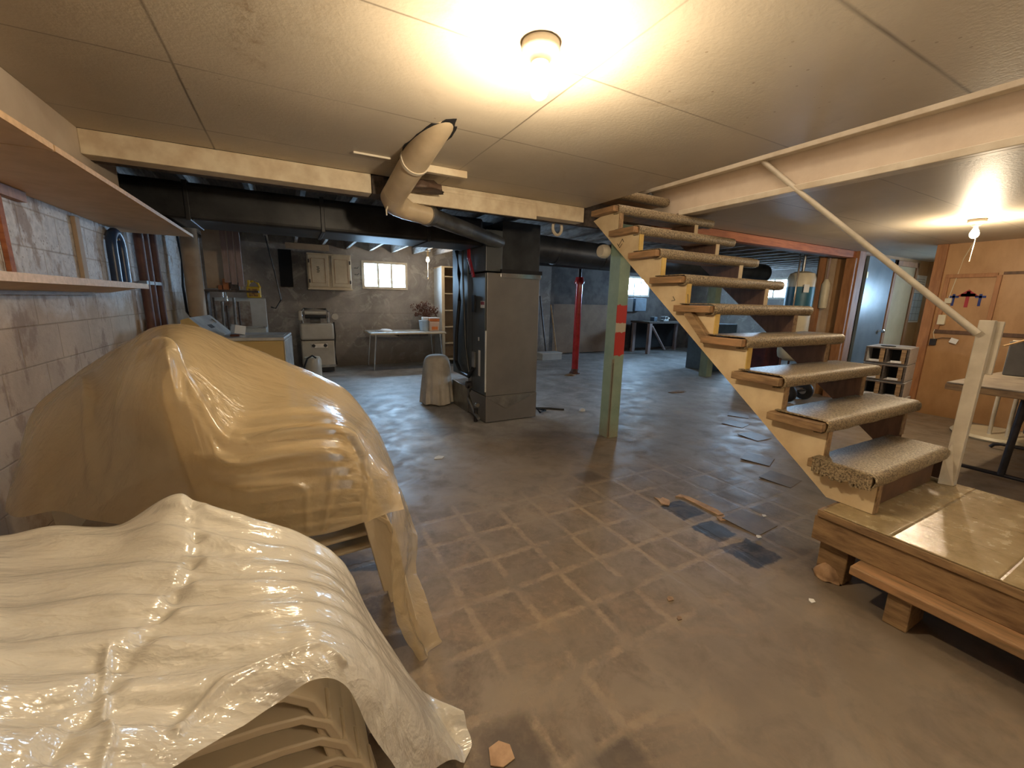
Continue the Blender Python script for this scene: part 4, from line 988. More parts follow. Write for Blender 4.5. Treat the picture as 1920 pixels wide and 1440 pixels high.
thing(MB().box(8.50, 8.92, 8.62, 8.84, 1.12, 1.48), 'wall_box', M['bluegrey'], 'blue grey metal box on the wall under the far window', 'box', bevel=.008)
thing(MB().box(8.12, 8.46, 8.66, 8.84, 1.10, 1.47), 'wall_box', M['darkbox'], 'dark box on the wall left of the blue grey one', 'box', bevel=.008)

# pressure tank behind the stairs
r = empty('water_tank', 'cream and blue upright water tank behind the stair treads', 'tank', (6.58, 3.42, 0))
MB().lathe([(0, .52), (.10, .53), (.16, .58), (.175, .66), (.175, 1.30), (0, 1.30)], n=32).build('lower_shell', M['cream'], r, smooth=True)
MB().lathe([(0, 1.301), (.179, 1.301), (.179, 1.60), (0, 1.60)], n=32).build('blue_band', M['bluetank'], r, smooth=True)
MB().lathe([(0, 1.601), (.175, 1.601), (.175, 1.72), (.15, 1.79), (.07, 1.82), (0, 1.82)], n=32).build('upper_shell', M['cream'], r, smooth=True)
for a in (.5, 2.6, 4.7): MB().cyl((.13*math.cos(a), .13*math.sin(a), 0), (.13*math.cos(a), .13*math.sin(a), .58), .015, 8).build('leg', M['rust'], r)
tg = MB().box(-.10, -.02, -.186, -.180, 1.52, 1.63, RZ(-.4), (0, 0, 0)).build('paper_tag', M['paper'], r)
MB().tube([(.0, .0, 1.80), (.0, .0, 2.18)], .02, 10).build('pipe', M['galv'], r, smooth=True)
MB().tube([(-.21, -.05, .9), (-.21, -.05, 1.95), (-.19, .0, 2.18)], .012, 8).build('copper_pipe', M['chrome'], r, smooth=True)
r = empty('fire_extinguisher', 'old off white cylinder hanging beside the water tank', 'cylinder', (6.90, 3.25, 1.30))
MB().lathe([(0, 0), (.05, .01), (.055, .05), (.055, .34), (.03, .40), (.02, .42), (0, .42)], n=20).build('bottle', M['cream'], r, smooth=True)
MB().tube([(0, 0, .42), (0, 0, .88)], .015, 8).build('hanger_pipe', M['mauve'], r)
thing(MB().box(7.0, 7.04, 3.22, 3.40, 0, 2.18), 'wall_stud', M['beige_panel'], 'pale upright board at the corner left of the doorway', 'board', bevel=.002)
thing(MB().box(6.86, 6.94, 3.30, 3.36, 0, 2.18), 'wall_stud', M['studwood'], 'brown stud behind the off white hanging cylinder', 'board', bevel=.002)
thing(MB().box(7.4, 7.9, 4.25, 4.7, 0, .78), 'metal_cabinet', M['darkred'], 'dark red low cabinet in the gloom behind the stairs', 'cabinet', bevel=.01)
thing(MB().box(7.4, 8.1, 5.3, 5.9, 0, .95), 'metal_cabinet', M['bluegrey'], 'blue grey cabinet deep behind the green post', 'cabinet', bevel=.01)
r = empty('hand_cart', 'small cart with rubber wheels behind the stair treads', 'cart', (6.28, 3.12, 0))
for x in (-.2, .22):
    wm = MB(); wm.lathe([(.05, -.028), (.10, -.03), (.125, -.018), (.13, 0), (.125, .018), (.10, .03), (.05, .028)], c=(x, 0, .13), axis='x', n=28)
    wh_ = wm.build('wheel', M['black'], r, smooth=True)
    MB().lathe([(.001, -.034), (.05, -.034), (.055, 0), (.05, .034), (.001, .034)], c=(x, 0, .13), axis='x', n=20).build('hub', M['chrome'], wh_, smooth=True)
MB().cyl((-.2, 0, .13), (.22, 0, .13), .012).build('axle', M['blacksteel'], r, smooth=True)
MB().box(-.14, .16, -.02, .30, .15, .18).build('cart_bed', M['darkwood'], r, .004)

# door leaves and things in the doorway
r = empty('room_door', 'blue grey reflective door standing open into the next room', 'door', (7.42, 3.01, 0)); r.rotation_euler = (0, 0, -.01)
t = NT('blue_grey_door_paint'); M['doorblue'] = t.fin(t.ramp(t.noise(2.5, 5, .6), [(.3, (.10, .13, .15)), (.7, (.19, .23, .26))]), .3)
MB().box(0, .80, -.02, .02, .02, 2.06).build('door_leaf', M['doorblue'], r, .003)
MB().lathe([(0, 0), (.012, 0), (.012, -.03), (.028, -.045), (.028, -.06), (0, -.07)], c=(.72, -.02, .98), axis='y', n=20).build('door_knob', M['chrome'], r, smooth=True)
for z in (.3, 1.75): MB().box(-.02, .02, -.03, -.018, z, z+.09).build('hinge', M['hardware'], r)
r = empty('room_door', 'tan varnished door in the side wall beyond the doorway', 'door', (8.50, 3.095, 0))
MB().box(0, .08, -.03, .02, 0, 2.08).build('door_casing', M['studwood'], r, .003)
MB().box(.79, .87, -.03, .02, 0, 2.08).build('door_casing', M['studwood'], r, .003)
MB().box(.0, .87, -.03, .02, 2.0, 2.08).build('door_casing', M['studwood'], r, .003)
t = NT('tan_door_veneer'); M['doortan'] = t.fin(t.ramp(t.noise(3, 5, .6), [(.3, (.42, .30, .16)), (.7, (.55, .42, .25))]), .35)
MB().box(.08, .79, -.012, .02, .01, 2.0).build('door_leaf', M['doortan'], r, .003)
r = empty('wall_calendar', 'white sheet calendar with grid pinned to the panelled wall beyond the doorway', 'calendar', (9.66, 3.115, 1.10))
MB().box(-.24, .24, -.006, 0, 0, .80).build('calendar_sheet', M['paper'], r)
MB().box(-.22, .22, -.008, -.0065, .03, .50).build('calendar_page', M['bluepl'], r)
g = MB()
for k in range(4): g.box(-.22+.145*k, -.215+.145*k, -.0095, -.0082, .03, .50)
for k in range(5): g.box(-.22, .22, -.0095, -.0082, .03+.115*k, .036+.115*k)
g.build('calendar_grid', M['bluegrey'], r)
g = MB(); random.seed(4)
for row in range(5):
    x = -.19
    while x < .17:
        w_ = random.uniform(.01, .035); g.box(x, x+w_, -.0075, -.0062, .73-.04*row, .737-.04*row); x += w_+.012
g.build('calendar_print', M['darkbox'], r)
# stack of crates
t = NT('weathered_white_crate_paint'); X, Y, Z = t.sep()
M['crate'] = t.fin(t.mix(t.math('MULTIPLY', t.ramp(t.noise(8, 5, .7, t.mapping((1, 3, 12))), [(.45, 0), (.7, 1)]), .5), (.74, .74, .75), (.36, .33, .31)), .5)
def crate():
    r = empty('wooden_crate', '', 'crate', (6.62, 2.18, 0))
    W, D, H = .42, .62, .205   # local x: along the white side, y: along the cubby front
    for s in (0, 1): MB().box(0, D, s*(W-.02), s*(W-.02)+.02, 0, H-.003).build('side_board', M['crate'], r, .002)
    MB().box(.0, D, .02, W-.02, H-.02, H-.003).build('top_board', M['crate'], r, .002)
    MB().box(-.004, -.0005, 0.001, W-.001, .002, .016).box(-.004, -.0005, .001, W-.001, H-.022, H-.005).box(-.004, -.0005, .001, .022, .016, H-.022).box(-.004, -.0005, W-.022, W-.001, .016, H-.022).build('front_rim', M['darkwood'], r)
    MB().box(.0, D, .02, W-.02, 0, .015).build('bottom_board', M['crate'], r, .002)
    MB().box(.25, .265, .02, W-.02, .015, H-.02).build('back_board', M['blackdark'], r)
    MB().box(.0, .25, W/2-.01, W/2+.01, .015, H-.02).build('divider', M['darkwood'], r, .002)
    for s in (0, 1):
        MB().box(-.006, .004, s*(W/2-.01)+.03, s*(W/2-.01)+.075, 0.015, H-.02).build('front_slat', M['dirtwood'], r)
        MB().box(-.008, .004, s*(W/2)+.06, s*(W/2)+.16, .018, .045).build('front_lip', M['crate'], r)
    return r
c0 = crate(); c0['label'] = 'weathered white crate with two cubbies, topmost of the stack by the doorway'
c0['group'] = 'crates stacked by the doorway'
cl = ['weathered white crate in the stack by the doorway, second from the top', 'weathered white crate in the stack by the doorway, second from the floor', 'weathered white crate resting on the floor under the doorway stack']
zs = [.642, .428, .214, 0]
c0.location = (6.60, 2.08, zs[0]); c0.rotation_euler = (0, 0, .16)
for k in range(3):
    dup(c0, (6.60+.012*(k % 2), 2.08-.01*k, zs[k+1]), .16+.02*(k % 2), cl[k])
thing(MB().lathe([(0, 0), (.07, 0), (.075, .008), (.0, .01)], c=(6.75, 2.35, .846), n=24), 'dark_plate', M['black'], 'dark flat disc lying on top of the crate stack', 'plate', smooth=True)

# battens, crosses and fittings on the plywood wall
def onwall(mb, name, mat, label, cat, **k): return thing(mb, name, mat, label, cat, **k)
onwall(MB().box(7.125, 7.15, 1.64, 2.07, 1.70, 1.745), 'wall_batten', M['studwood'], 'dark wooden batten above the three painted crosses', 'board', bevel=.003)
onwall(MB().box(7.13, 7.15, 1.0, 1.60, 1.725, 1.755), 'wall_batten', M['darkstrip'], 'dark strip on the plywood wall at the right edge of the picture, upper', 'board')
onwall(MB().box(7.13, 7.15, -.5, 2.07, 1.035, 1.075), 'wall_batten', M['darkstrip'], 'long dark horizontal strip across the plywood wall at waist height', 'board')
onwall(MB().box(7.125, 7.15, 1.605, 1.645, 1.08, 1.72), 'wall_batten', M['studwood'], 'upright batten right of the three painted crosses', 'board', bevel=.002)
onwall(MB().box(7.125, 7.15, 2.03, 2.07, 1.08, 1.70), 'wall_batten', M['studwood'], 'upright batten left of the three painted crosses', 'board', bevel=.002)
def cross(y, z, s, mat, label, arr=False):
    c = MB(); c.box(7.1475, 7.1495, y-.012*s, y+.012*s, z-.09*s, z+.05*s).box(7.1475, 7.1495, y-.045*s, y+.045*s, z+.005*s, z+.03*s)
    if arr: c.poly([(7.1475, y-.07*s, z+.005), (7.1475, y+.07*s, z+.005), (7.1475, y, z+.065*s)], (.002, 0, 0))
    tag(c.build('painted_cross', mat), label, 'painted mark')
cross(1.965, 1.46, 1.0, M['cross_blue'], 'dark blue cross painted on the plywood, left of the red one')
cross(1.845, 1.475, 1.35, M['cross_red'], 'larger red cross painted on the plywood between two blue ones', True)
cross(1.74, 1.46, 1.0, M['cross_blue'], 'dark blue cross painted on the plywood, right of the red one')
r = empty('wall_switch', 'old surface mounted switch with cord on the plywood wall left of the crosses', 'switch', (7.15, 2.0, 1.42))
MB().box(-.03, 0, -.03, .03, -.02, .04).build('switch_box', M['cream'], r, .004)
MB().tube([(-.02, -.0, .04), (-.02, -.03, .3), (-.015, -.05, .5), (-.01, -.1, .68)], .004, 6).build('cord', M['cream'], r)
r = empty('wall_outlet', 'cream outlet box low on the plywood wall under the switch', 'outlet', (7.15, 2.02, 1.20))
MB().box(-.035, 0, -.035, .035, -.06, .06).build('outlet_box', M['cream'], r, .005)
MB().tube([(-.02, .03, -.05), (-.02, .05, -.16), (-.015, .03, -.24)], .004, 6).build('cord', M['cream'], r)
r = empty('door_latch', 'dark padlock and hasp with small paper tag on the brown plywood wall', 'latch', (7.15, 2.055, .92))
MB().box(-.03, 0, -.03, .03, -.04, .04).build('padlock', M['blacksteel'], r, .006)
MB().tube([(-.02, 0, .03), (-.03, -.08, .06), (-.02, -.16, .06)], .004, 6).build('chain', M['blacksteel'], r)
MB().box(-.028, -.026, -.22, -.15, 0, .06, RX(.3)).build('paper_tag', M['paper'], r)

# ------------------------------------------------------------------ right side furniture
r = empty('folding_table', 'dark edged folding table on black legs at the right picture edge', 'table', (5.35, .85, 0), -.0)
MB().box(-.80, .80, -.40, .33, .745, .757).build('tabletop', M['foldtop'], r, .004)
MB().box(-.80, .80, -.405, .335, .695, .744).build('table_apron', M['dirtwood'], r, .006)
MB().box(-.76, .76, -.36, -.34, .66, .695).build('under_rail', M['galv'], r)
for x in (-.55, .6):
    MB().tube([(x, -.04, .70), (x, -.02, .06)], .022, 12).build('leg', M['blacksteel'], r, smooth=True)
    MB().tube([(x, -.36, .014), (x, -.34, .045), (x, -.30, .06), (x, .22, .06), (x, .27, .045), (x, .29, .014)], .016, 10).build('foot_bar', M['blacksteel'], r, smooth=True)
    MB().tube([(x, -.03, .35), (x+(.3 if x < 0 else -.3), -.03, .69)], .009, 8).build('stay', M['blacksteel'], r, smooth=True)
r = empty('dark_case', 'dark grey case standing on the folding table at the right edge', 'case', (5.78, .93, .758))
MB().box(-.22, .35, -.18, .18, 0, .30).build('case_body', M['darkbox'], r, .01)
thing(MB().lathe([(0, 0), (.10, 0), (.12, .03), (.11, .07), (.06, .10), (0, .10)], c=(5.78, .95, 1.06), n=24), 'white_bundle', M['paper'], 'white rounded bundle on top of the dark case', 'bundle', smooth=True)
thing(MB().tube([(5.35, 1.10, 1.02), (5.62, 1.02, 1.08)], .008, 8), 'thin_stick', M['pine'], 'thin light stick leaning over the folding table beside the case', 'stick')
# white metal chairs (folded frames) behind the table
r = empty('white_rack', 'white tubular metal rack behind the folding table', 'rack', (6.35, 1.30, 0), .15)
for y in (-.05, -.17):
    MB().tube([(.05, y, 0), (0, y, .3), (-.02, y, 1.02)], .017, 10).build('upright', M['whitepaint'], r, smooth=True)
MB().tube([(-.02, -.05, 1.02), (-.02, -.17, 1.02)], .017, 10).build('top_bar', M['whitepaint'], r, smooth=True)
MB().tube([(.01, -.03, .55), (.05, -.60, .55)], .014, 10).build('cross_bar', M['whitepaint'], r, smooth=True)
MB().tube([(.06, -.60, 0), (.04, -.62, .6)], .017, 10).build('upright', M['whitepaint'], r, smooth=True)
thing(MB().box(6.0, 6.7, .62, .98, .18, .60), 'dark_bin', M['darkbox'], 'dark storage bin in the shade under the folding table', 'bin', bevel=.02)
thing(MB().lathe([(0, 0), (.34, 0), (.36, .02), (.34, .045), (0, .05)], c=(6.55, 1.22, 0), n=40), 'round_tabletop', M['cream'], 'round cream disc lying flat on the floor behind the newel post', 'disc', smooth=True)

# ------------------------------------------------------------------ stacks of resin chairs
def chair(armz, backz, W, name='resin_chair'):
    r = empty(name, '', 'chair')
    bm = MB()
    # seat: shallow dish
    N = 10
    g = [[None]*(N+1) for _ in range(N+1)]
    for i in range(N+1):
        for j in range(N+1):
            x = -.20+.42*i/N; y = (-.20+.40*j/N)*W/.25
            z = .40-.02*math.sin(PI*j/N)*math.sin(PI*i/N)-(.03 if i == N else 0)+.015*(i/N)
            g[i][j] = bm.bm.verts.new((x, y, z))
    for i in range(N):
        for j in range(N): bm.bm.faces.new((g[i][j], g[i+1][j], g[i+1][j+1], g[i][j+1]))
    s = bm.build('seat', M['resin'], r, smooth=True); q = s.modifiers.new('t', 'SOLIDIFY'); q.thickness = .012
    # backrest: frame arch plus upright slats
    b = MB(); H = backz-.40
    q = W/.25; arch = [(-.20, -.20*q, .40), (-.235, -.205*q, .40+H*.55), (-.255, -.18*q, .40+H*.84), (-.265, -.12*q, .40+H*.96), (-.27, 0, backz), (-.265, .12*q, .40+H*.96), (-.255, .18*q, .40+H*.84), (-.235, .205*q, .40+H*.55), (-.20, .20*q, .40)]
    b.sweep(arch, .055, .02, (1, 0, -.0))
    for k in range(4):
        y = (-.12+.08*k)*q; b.box(-.262, -.252, y-.022, y+.022, .42, .40+H*.93, RY(-.12), (-.22, y, .42))
    b.build('backrest', M['resin'], r, .003)
    for sy in (-1, 1):
        y = sy*W
        a = [(-.225, y*.84, armz+.01), (-.15, y*.96, armz+.008), (0, y*1.02, armz+.008), (.10, y*1.02, armz), (.155, y*1.02, armz-.012), (.19, y*1.02, armz-.045), (.205, y*1.02, armz-.09)]
        MB().sweep(a, [.05, .065, .078, .080, .078, .074, .066], .016, (0, 1, 0)).build('armrest', M['resin'], r, .003, True)
        l = [(.205, y*1.02, armz-.09), (.235, y*1.03, armz*.5), (.29, y*1.06, 0.0)]
        MB().sweep(l, [.064, .058, .046], .026, (0, 1, 0)).build('leg', M['resin'], r, .004)
        l = [(-.20, y*.86, .42), (-.25, y*.92, .2), (-.29, y*.98, 0)]
        MB().sweep(l, [.05, .045, .04], .026, (0, 1, 0)).build('leg', M['resin'], r, .004)
    return r
ordn = ['resting on the floor', 'second from the floor', 'third from the floor', 'fourth from the floor', 'fifth from the floor', 'topmost']
cA = chair(.575, .80, .225)
cA['group'] = 'stacked chairs under the yellowed cover'
cA.location = (.06, 1.62, 0); cA['label'] = 'cream resin armchair under the yellowed plastic cover, resting on the floor'
for k in range(1, 6):
    dup(cA, (.06-.022*k, 1.62, .052*k), 0, 'cream resin armchair under the yellowed plastic cover, '+ordn[k])
cB = chair(.52, .60, .185)
cB['group'] = 'stacked chairs under the glossy white cover'
cB.location = (-.14, .865, 0); cB['label'] = 'cream resin armchair under the glossy white cover, resting on the floor'
nB = ['second from the floor', 'third from the floor', 'topmost']
for k in range(1, 4):
    dup(cB, (-.14-.022*k, .865, .056*k), 0, 'cream resin armchair under the glossy white cover, '+nB[k-1])

# ------------------------------------------------------------------ plastic covers, laid over the chairs as cloth surfaces in world metres
COVER_A = [
 [(-0.817, 1.75, 0.635), (-0.746, 1.65, 0.647), (-0.647, 1.6, 0.668), (-0.543, 1.5, 0.664), (-0.413, 1.4, 0.667), (-0.299, 1.35, 0.664), (-0.182, 1.3, 0.652), (-0.066, 1.28, 0.61), (0.032, 1.27, 0.589), (0.156, 1.27, 0.599), (0.242, 1.28, 0.607), (0.292, 1.29, 0.604)],
 [(-0.82, 1.8, 0.681), (-0.74, 1.75, 0.757), (-0.644, 1.7, 0.812), (-0.501, 1.55, 0.801), (-0.368, 1.45, 0.854), (-0.264, 1.38, 0.814), (-0.17, 1.3, 0.788), (-0.053, 1.29, 0.777), (0.059, 1.29, 0.764), (0.184, 1.3, 0.745), (0.248, 1.33, 0.721), (0.293, 1.38, 0.672)],
 [(-0.839, 1.9, 0.726), (-0.744, 1.85, 0.867), (-0.626, 1.8, 0.983), (-0.507, 1.65, 0.962), (-0.319, 1.42, 1.128), (-0.273, 1.4, 1.035), (-0.177, 1.35, 0.895), (-0.031, 1.34, 0.897), (0.117, 1.34, 0.898), (0.201, 1.38, 0.825), (0.259, 1.45, 0.733), (0.306, 1.5, 0.653)],
 [(-0.867, 2, 0.733), (-0.801, 2, 0.88), (-0.69, 2, 0.99), (-0.526, 1.85, 1.094), (-0.362, 1.65, 1.171), (-0.269, 1.6, 1.148), (-0.131, 1.6, 1.028), (0.008, 1.6, 0.97), (0.144, 1.6, 0.898), (0.235, 1.6, 0.814), (0.288, 1.6, 0.73), (0.33, 1.6, 0.598)],
 [(-0.928, 2.15, 0.7), (-0.858, 2.15, 0.863), (-0.744, 2.15, 0.971), (-0.574, 2.05, 1.082), (-0.416, 1.85, 1.166), (-0.303, 1.85, 1.18), (-0.174, 1.85, 1.12), (-0.002, 1.85, 1.03), (0.172, 1.85, 0.924), (0.249, 1.82, 0.822), (0.303, 1.8, 0.711), (0.357, 1.75, 0.558)],
 [(-0.928, 2.25, 0.45), (-0.858, 2.25, 0.613), (-0.744, 2.25, 0.721), (-0.574, 2.15, 0.832), (-0.416, 1.95, 0.916), (-0.303, 1.95, 0.93), (-0.174, 1.95, 0.87), (-0.002, 1.95, 0.78), (0.172, 1.95, 0.674), (0.249, 1.92, 0.572), (0.303, 1.9, 0.461), (0.357, 1.85, 0.308)],
 [(-0.928, 2.29, 0.15), (-0.858, 2.29, 0.313), (-0.744, 2.29, 0.421), (-0.574, 2.19, 0.532), (-0.416, 1.99, 0.616), (-0.303, 1.99, 0.63), (-0.174, 1.99, 0.57), (-0.002, 1.99, 0.48), (0.172, 1.99, 0.374), (0.249, 1.96, 0.272), (0.303, 1.94, 0.161), (0.357, 1.89, 0.03)],
]
FLAP = [
 [(0.253, 1.36, 0.688), (0.308, 1.5, 0.609), (0.365, 1.65, 0.51)],
 [(0.252, 1.29, 0.593), (0.329, 1.45, 0.495), (0.394, 1.6, 0.379)],
 [(0.249, 1.27, 0.477), (0.322, 1.4, 0.38), (0.4, 1.55, 0.318)],
 [(0.246, 1.26, 0.344), (0.306, 1.37, 0.247), (0.373, 1.5, 0.221)],
 [(0.257, 1.25, 0.201), (0.323, 1.33, 0.122), (0.396, 1.42, 0.109)],
 [(0.321, 1.24, 0.028), (0.373, 1.28, -0.003), (0.423, 1.32, -0.027)],
]
COVER_B = [
 [(-0.228, 0.35, 0.984), (-0.215, 0.38, 0.924), (-0.199, 0.42, 0.869), (-0.177, 0.46, 0.82), (-0.135, 0.5, 0.779), (-0.1, 0.53, 0.761), (-0.061, 0.56, 0.747), (-0.007, 0.58, 0.745), (0.036, 0.6, 0.689), (0.079, 0.62, 0.535), (0.145, 0.66, 0.33)],
 [(-0.285, 0.45, 0.943), (-0.263, 0.48, 0.882), (-0.228, 0.5, 0.85), (-0.196, 0.52, 0.822), (-0.16, 0.56, 0.796), (-0.114, 0.58, 0.785), (-0.053, 0.6, 0.776), (0.003, 0.62, 0.761), (0.058, 0.64, 0.688), (0.12, 0.68, 0.543), (0.228, 0.75, 0.218)],
 [(-0.364, 0.6, 0.917), (-0.322, 0.62, 0.872), (-0.272, 0.63, 0.846), (-0.233, 0.64, 0.827), (-0.184, 0.66, 0.808), (-0.124, 0.67, 0.788), (-0.055, 0.68, 0.77), (0.007, 0.7, 0.745), (0.077, 0.72, 0.66), (0.152, 0.76, 0.487), (0.279, 0.8, 0.149)],
 [(-0.456, 0.78, 0.902), (-0.399, 0.8, 0.858), (-0.329, 0.8, 0.842), (-0.275, 0.8, 0.832), (-0.221, 0.8, 0.813), (-0.156, 0.82, 0.797), (-0.076, 0.83, 0.775), (0.005, 0.85, 0.729), (0.08, 0.86, 0.637), (0.159, 0.88, 0.437), (0.343, 0.87, 0.014)],
 [(-0.543, 0.95, 0.887), (-0.471, 0.97, 0.849), (-0.401, 0.97, 0.833), (-0.323, 0.97, 0.821), (-0.251, 0.97, 0.823), (-0.176, 0.98, 0.797), (-0.093, 0.98, 0.761), (-0.011, 0.99, 0.712), (0.077, 1, 0.597), (0.161, 1, 0.371), (0.375, 0.9, -0.039)],
 [(-0.613, 1.08, 0.856), (-0.528, 1.1, 0.827), (-0.454, 1.1, 0.831), (-0.355, 1.1, 0.807), (-0.254, 1.12, 0.848), (-0.19, 1.1, 0.817), (-0.12, 1.1, 0.777), (-0.021, 1.1, 0.702), (0.075, 1.1, 0.583), (0.15, 1.1, 0.363), (0.388, 0.92, -0.076)],
 [(-0.613, 1.14, 0.676), (-0.528, 1.16, 0.647), (-0.454, 1.16, 0.651), (-0.355, 1.16, 0.627), (-0.254, 1.18, 0.668), (-0.19, 1.16, 0.637), (-0.12, 1.16, 0.597), (-0.021, 1.16, 0.522), (0.075, 1.16, 0.403), (0.15, 1.16, 0.183), (0.388, 0.98, 0.04)],
 [(-0.613, 1.16, 0.456), (-0.528, 1.18, 0.427), (-0.454, 1.18, 0.431), (-0.355, 1.18, 0.407), (-0.254, 1.2, 0.448), (-0.19, 1.18, 0.417), (-0.12, 1.18, 0.377), (-0.021, 1.18, 0.302), (0.075, 1.18, 0.183), (0.15, 1.18, 0.02), (0.388, 1, 0.02)],
]

def catmull(p0, p1, p2, p3, t):
    return .5*((2*p1)+(-p0+p2)*t+(2*p0-5*p1+4*p2-p3)*t*t+(-p0+3*p1-3*p2+p3)*t*t*t)
def sample(g, u, v):
    R, C = len(g)-1, len(g[0])-1
    fu, fv = min(u*C, C-1e-6), min(v*R, R-1e-6); i, j = int(fu), int(fv); tu, tv = fu-i, fv-j
    rows = []
    for jj in range(j-1, j+3):
        row = g[max(0, min(R, jj))]
        rows.append(catmull(*[Vector(row[max(0, min(C, i+k))]) for k in (-1, 0, 1, 2)], tu))
    return catmull(*rows, tv)
def cloth(name, g, nu, nv, disp, mat, bm=None, build=True):
    bm = bm or bmesh.new(); V = []
    P = [[sample(g, i/nu, j/nv) for i in range(nu+1)] for j in range(nv+1)]
    for j in range(nv+1):
        row = []
        for i in range(nu+1):
            p = P[j][i]
            du = P[j][min(i+1, nu)]-P[j][max(i-1, 0)]; dv = P[min(j+1, nv)][i]-P[max(j-1, 0)][i]
            n = du.cross(dv)
            if n.length > 1e-9: n.normalize()
            q = p+n*disp(p, i/nu, j/nv)
            q.z = max(q.z, .006)
            row.append(bm.verts.new(q))
        V.append(row)
    for j in range(nv):
        for i in range(nu): bm.faces.new((V[j][i], V[j][i+1], V[j+1][i+1], V[j+1][i]))
    if not build: return bm
    me = bpy.data.meshes.new(name); bm.to_mesh(me); bm.free(); me.materials.append(mat)
    for p in me.polygons: p.use_smooth = True
    o = bpy.data.objects.new(name, me); col.objects.link(o)
    return o
def nz(p, s, seed=0): return noise.noise(Vector((p.x*s+seed, p.y*s-seed, p.z*s)))
def seg_dist(u, v, path, su, sv):
    best = 9
    for (a, b), (c, d) in zip(path, path[1:]):
        ax, ay, bx, by, px, py = a*su, b*sv, c*su, d*sv, u*su, v*sv
        L = (bx-ax)**2+(by-ay)**2; t = max(0, min(1, ((px-ax)*(bx-ax)+(py-ay)*(by-ay))/L))
        best = min(best, math.hypot(px-ax-t*(bx-ax), py-ay-t*(by-ay)))
    return best
ARM = [(.355, .42), (.44, .375), (.53, .335), (.70, .333), (.765, .315), (.80, .26), (.82, .12), (.83, 0)]
INNER = [(.52, .255), (.70, .25), (.735, .23), (.745, .12), (.735, .03)]
LOWER = [(.50, .16), (.66, .155), (.69, .13), (.695, .03)]
FOLD1 = [(.19, .5), (.21, .33), (.25, .12)]
FOLD2 = [(.33, .45), (.30, .30), (.28, .1)]
def dispA(p, u, v):
    def g(path, w): return math.exp(-(seg_dist(u, v, path, 1.25, .70)/w)**2)
    return (.004*nz(p, 7, 3)+.0012*nz(p, 24, 1)+.013*g(ARM, .013)-.006*g([(a, b-.035) for a, b in ARM[2:]], .014)
            +.008*g(INNER, .010)-.005*g([(a, b-.03) for a, b in INNER[:3]], .012)+.007*g(LOWER, .010)+.010*g(FOLD1, .016)+.008*g(FOLD2, .02))
def dispF(p, u, v):
    return .010*math.sin(u*9+v*3)*(.3+v)+.005*nz(p, 30, 2)
bmA = cloth('', COVER_A, 280, 230, dispA, None, build=False)
cloth('', FLAP, 30, 70, dispF, None, bm=bmA, build=False)
me = bpy.data.meshes.new('plastic_cover'); bmA.to_mesh(me); bmA.free(); me.materials.append(M['film_a'])
for p in me.polygons: p.use_smooth = True
coverA = bpy.data.objects.new('plastic_cover', me); col.objects.link(coverA)
tag(coverA, 'large yellowed translucent plastic sheet draped over the farther stack of chairs', 'plastic cover')
def dispB(p, u, v):
    xs = -.215+.02*math.sin(p.y*9)              # gathered seam
    d = p.x-xs; a = abs(d)
    fold = math.sin(p.y*(78 if d > 0 else 66)+d*10*math.sin(p.y*6)+4*nz(p, 3, 2))
    fold = abs(fold)**.7*(1 if fold > 0 else -1)
    r_ = .0085*fold*math.exp(-a/.20)*min(1, a/.02)
    groove = -.012*math.exp(-(a/.012)**2)*(.6+.4*math.sin(p.y*130))
    m_ = 1 if .45 < p.y < 1.12 else .4
    rad = .003*abs(nz(Vector((p.x*.8, p.y*3, p.z)), 14, 7))
    return (r_+groove)*m_+.006*nz(p, 5, 9)+.0012*nz(p, 22, 4)+rad*.5+.009*math.exp(-(seg_dist(u, v, [(.38, .085), (.50, .15), (.60, .165), (.70, .15), (.76, .10)], 1.0, .9)/.012)**2)+.007*math.exp(-(seg_dist(u, v, [(.25, 0), (.265, .18), (.28, .30)], 1.0, .9)/.012)**2)
coverB = cloth('plastic_cover', COVER_B, 260, 200, dispB, M['film_b'])
tag(coverB, 'glossy white gathered plastic sheet draped over the nearest stack of chairs', 'plastic cover')

# ------------------------------------------------------------------ bits on the floor
def shard(name, mat, pts, z, th, label, cat):
    m_ = MB(); m_.poly([(x, y, z) for x, y in pts], (0, 0, th))
    return thing(m_, name, mat, label, cat)
M['tilebit'] = simple('tan_tile_backing', (.52, .34, .20), (.36, .22, .12), .7, scale=20)
shard('tile_fragment', M['tilebit'], [(2.09, 1.74), (2.12, 1.70), (2.15, 1.72), (2.18, 1.75), (2.17, 1.80), (2.14, 1.79), (2.12, 1.83), (2.11, 1.78)], .001, .004, 'jagged tan tile fragment left of the bare black squares', 'tile fragment')
shard('tile_fragment', M['tilebit'], [(2.30, 1.47), (2.34, 1.46), (2.36, 1.52), (2.345, 1.72), (2.32, 1.78), (2.26, 1.77), (2.30, 1.74)], .001, .005, 'long tan tile sliver beside the uppermost black square', 'tile fragment')
shard('tile_fragment', M['tilebit'], [(2.25, 1.42), (2.31, 1.40), (2.33, 1.45), (2.27, 1.46)], .001, .004, 'small tan tile chip at the end of the long sliver', 'tile fragment')
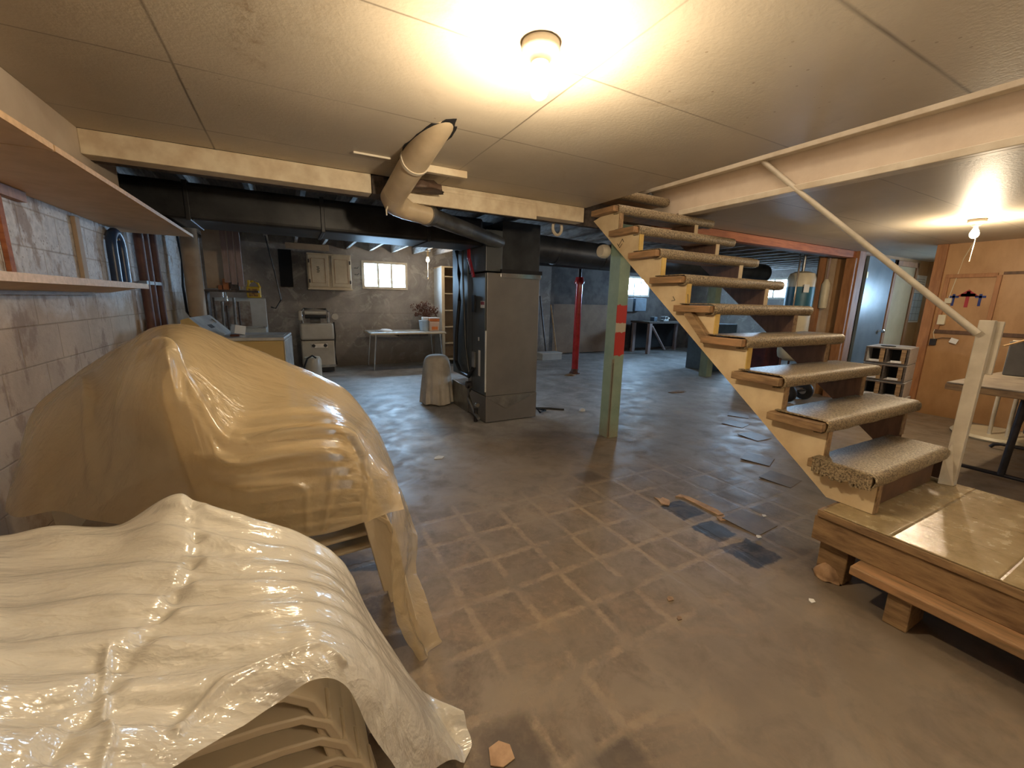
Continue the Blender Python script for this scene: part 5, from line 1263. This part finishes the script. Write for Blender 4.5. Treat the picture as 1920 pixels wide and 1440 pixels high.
shard('tile_fragment', M['tilebit'], [(.41, .835), (.44, .815), (.48, .82), (.485, .86), (.46, .885), (.425, .88)], .001, .004, 'pinkish tile fragment on the floor at the bottom picture edge', 'tile fragment')
r = empty('floor_tile', 'lifted dark square floor tile left of the platform corner', 'floor tile', (2.40, 1.33, .002))
MB().box(-.11, .11, -.11, .11, 0, .004, RZ(.06) @ RX(.03)).build('tile_body', simple('dark_lifted_tile', (.16, .12, .085), (.10, .075, .055), .5), r, .001)
for k, (x, y, rz, l) in enumerate(((3.25, 1.62, .1, 'lifted dark tile under the stair stringer, nearest'), (3.5, 1.95, .3, 'lifted dark tile under the stair stringer, farther from the platform'), (4.35, 2.72, .2, 'loose tile shining blue beyond the lower treads'), (4.1, 2.35, -.1, 'loose tile beyond the lower treads, nearer the camera'), (4.75, 2.95, .5, 'loose tile beyond the lower treads, farthest back'))):
    r2 = dup(r, (x, y, .002+.002*(k % 2)), rz, l)
for i, (x, y, s, l) in enumerate(((1.42, 1.08, .02, 'tiny brown chip on the bare floor'), (1.36, .98, .014, 'tiny dark splinter beside the brown chip'), (1.99, .78, .018, 'small white crumb before the platform step'), (2.28, 1.20, .02, 'small white flake on the lowest black square'), (2.55, 1.33, .018, 'small white flake on the lifted tile'), (1.02, 3.15, .05, 'pale flake on the floor left of the furnace'))):
    shard('debris_chip', M['paper'] if i > 1 else M['dirtwood'], [(x-s, y-s*.4), (x+s*.3, y-s*.7), (x+s, y+s*.1), (x+s*.2, y+s*.8), (x-s*.6, y+s*.4)], .001 if i not in (3, 4) else .0085, .003, l, 'debris')
thing(MB().lathe([(0, 0), (.04, 0), (.035, .02), (.02, .03), (0, .03)], c=(3.1, 3.9, 0), n=14), 'white_puck', M['paper'], 'small white round puck on the floor left of the green post', 'puck', smooth=True)
blob('rubble_lump', M['dirtwood'], (5.15, 4.2, .001), .16, .07, .012, 4, 'dark dirt patch on the blue lit floor behind the stairs', 'debris')
blob('chewed_insulation', M['tilebit'], (2.245, .84, .001), .05, .06, .07, 6, 'pale tufted lump against the platform corner block', 'debris')
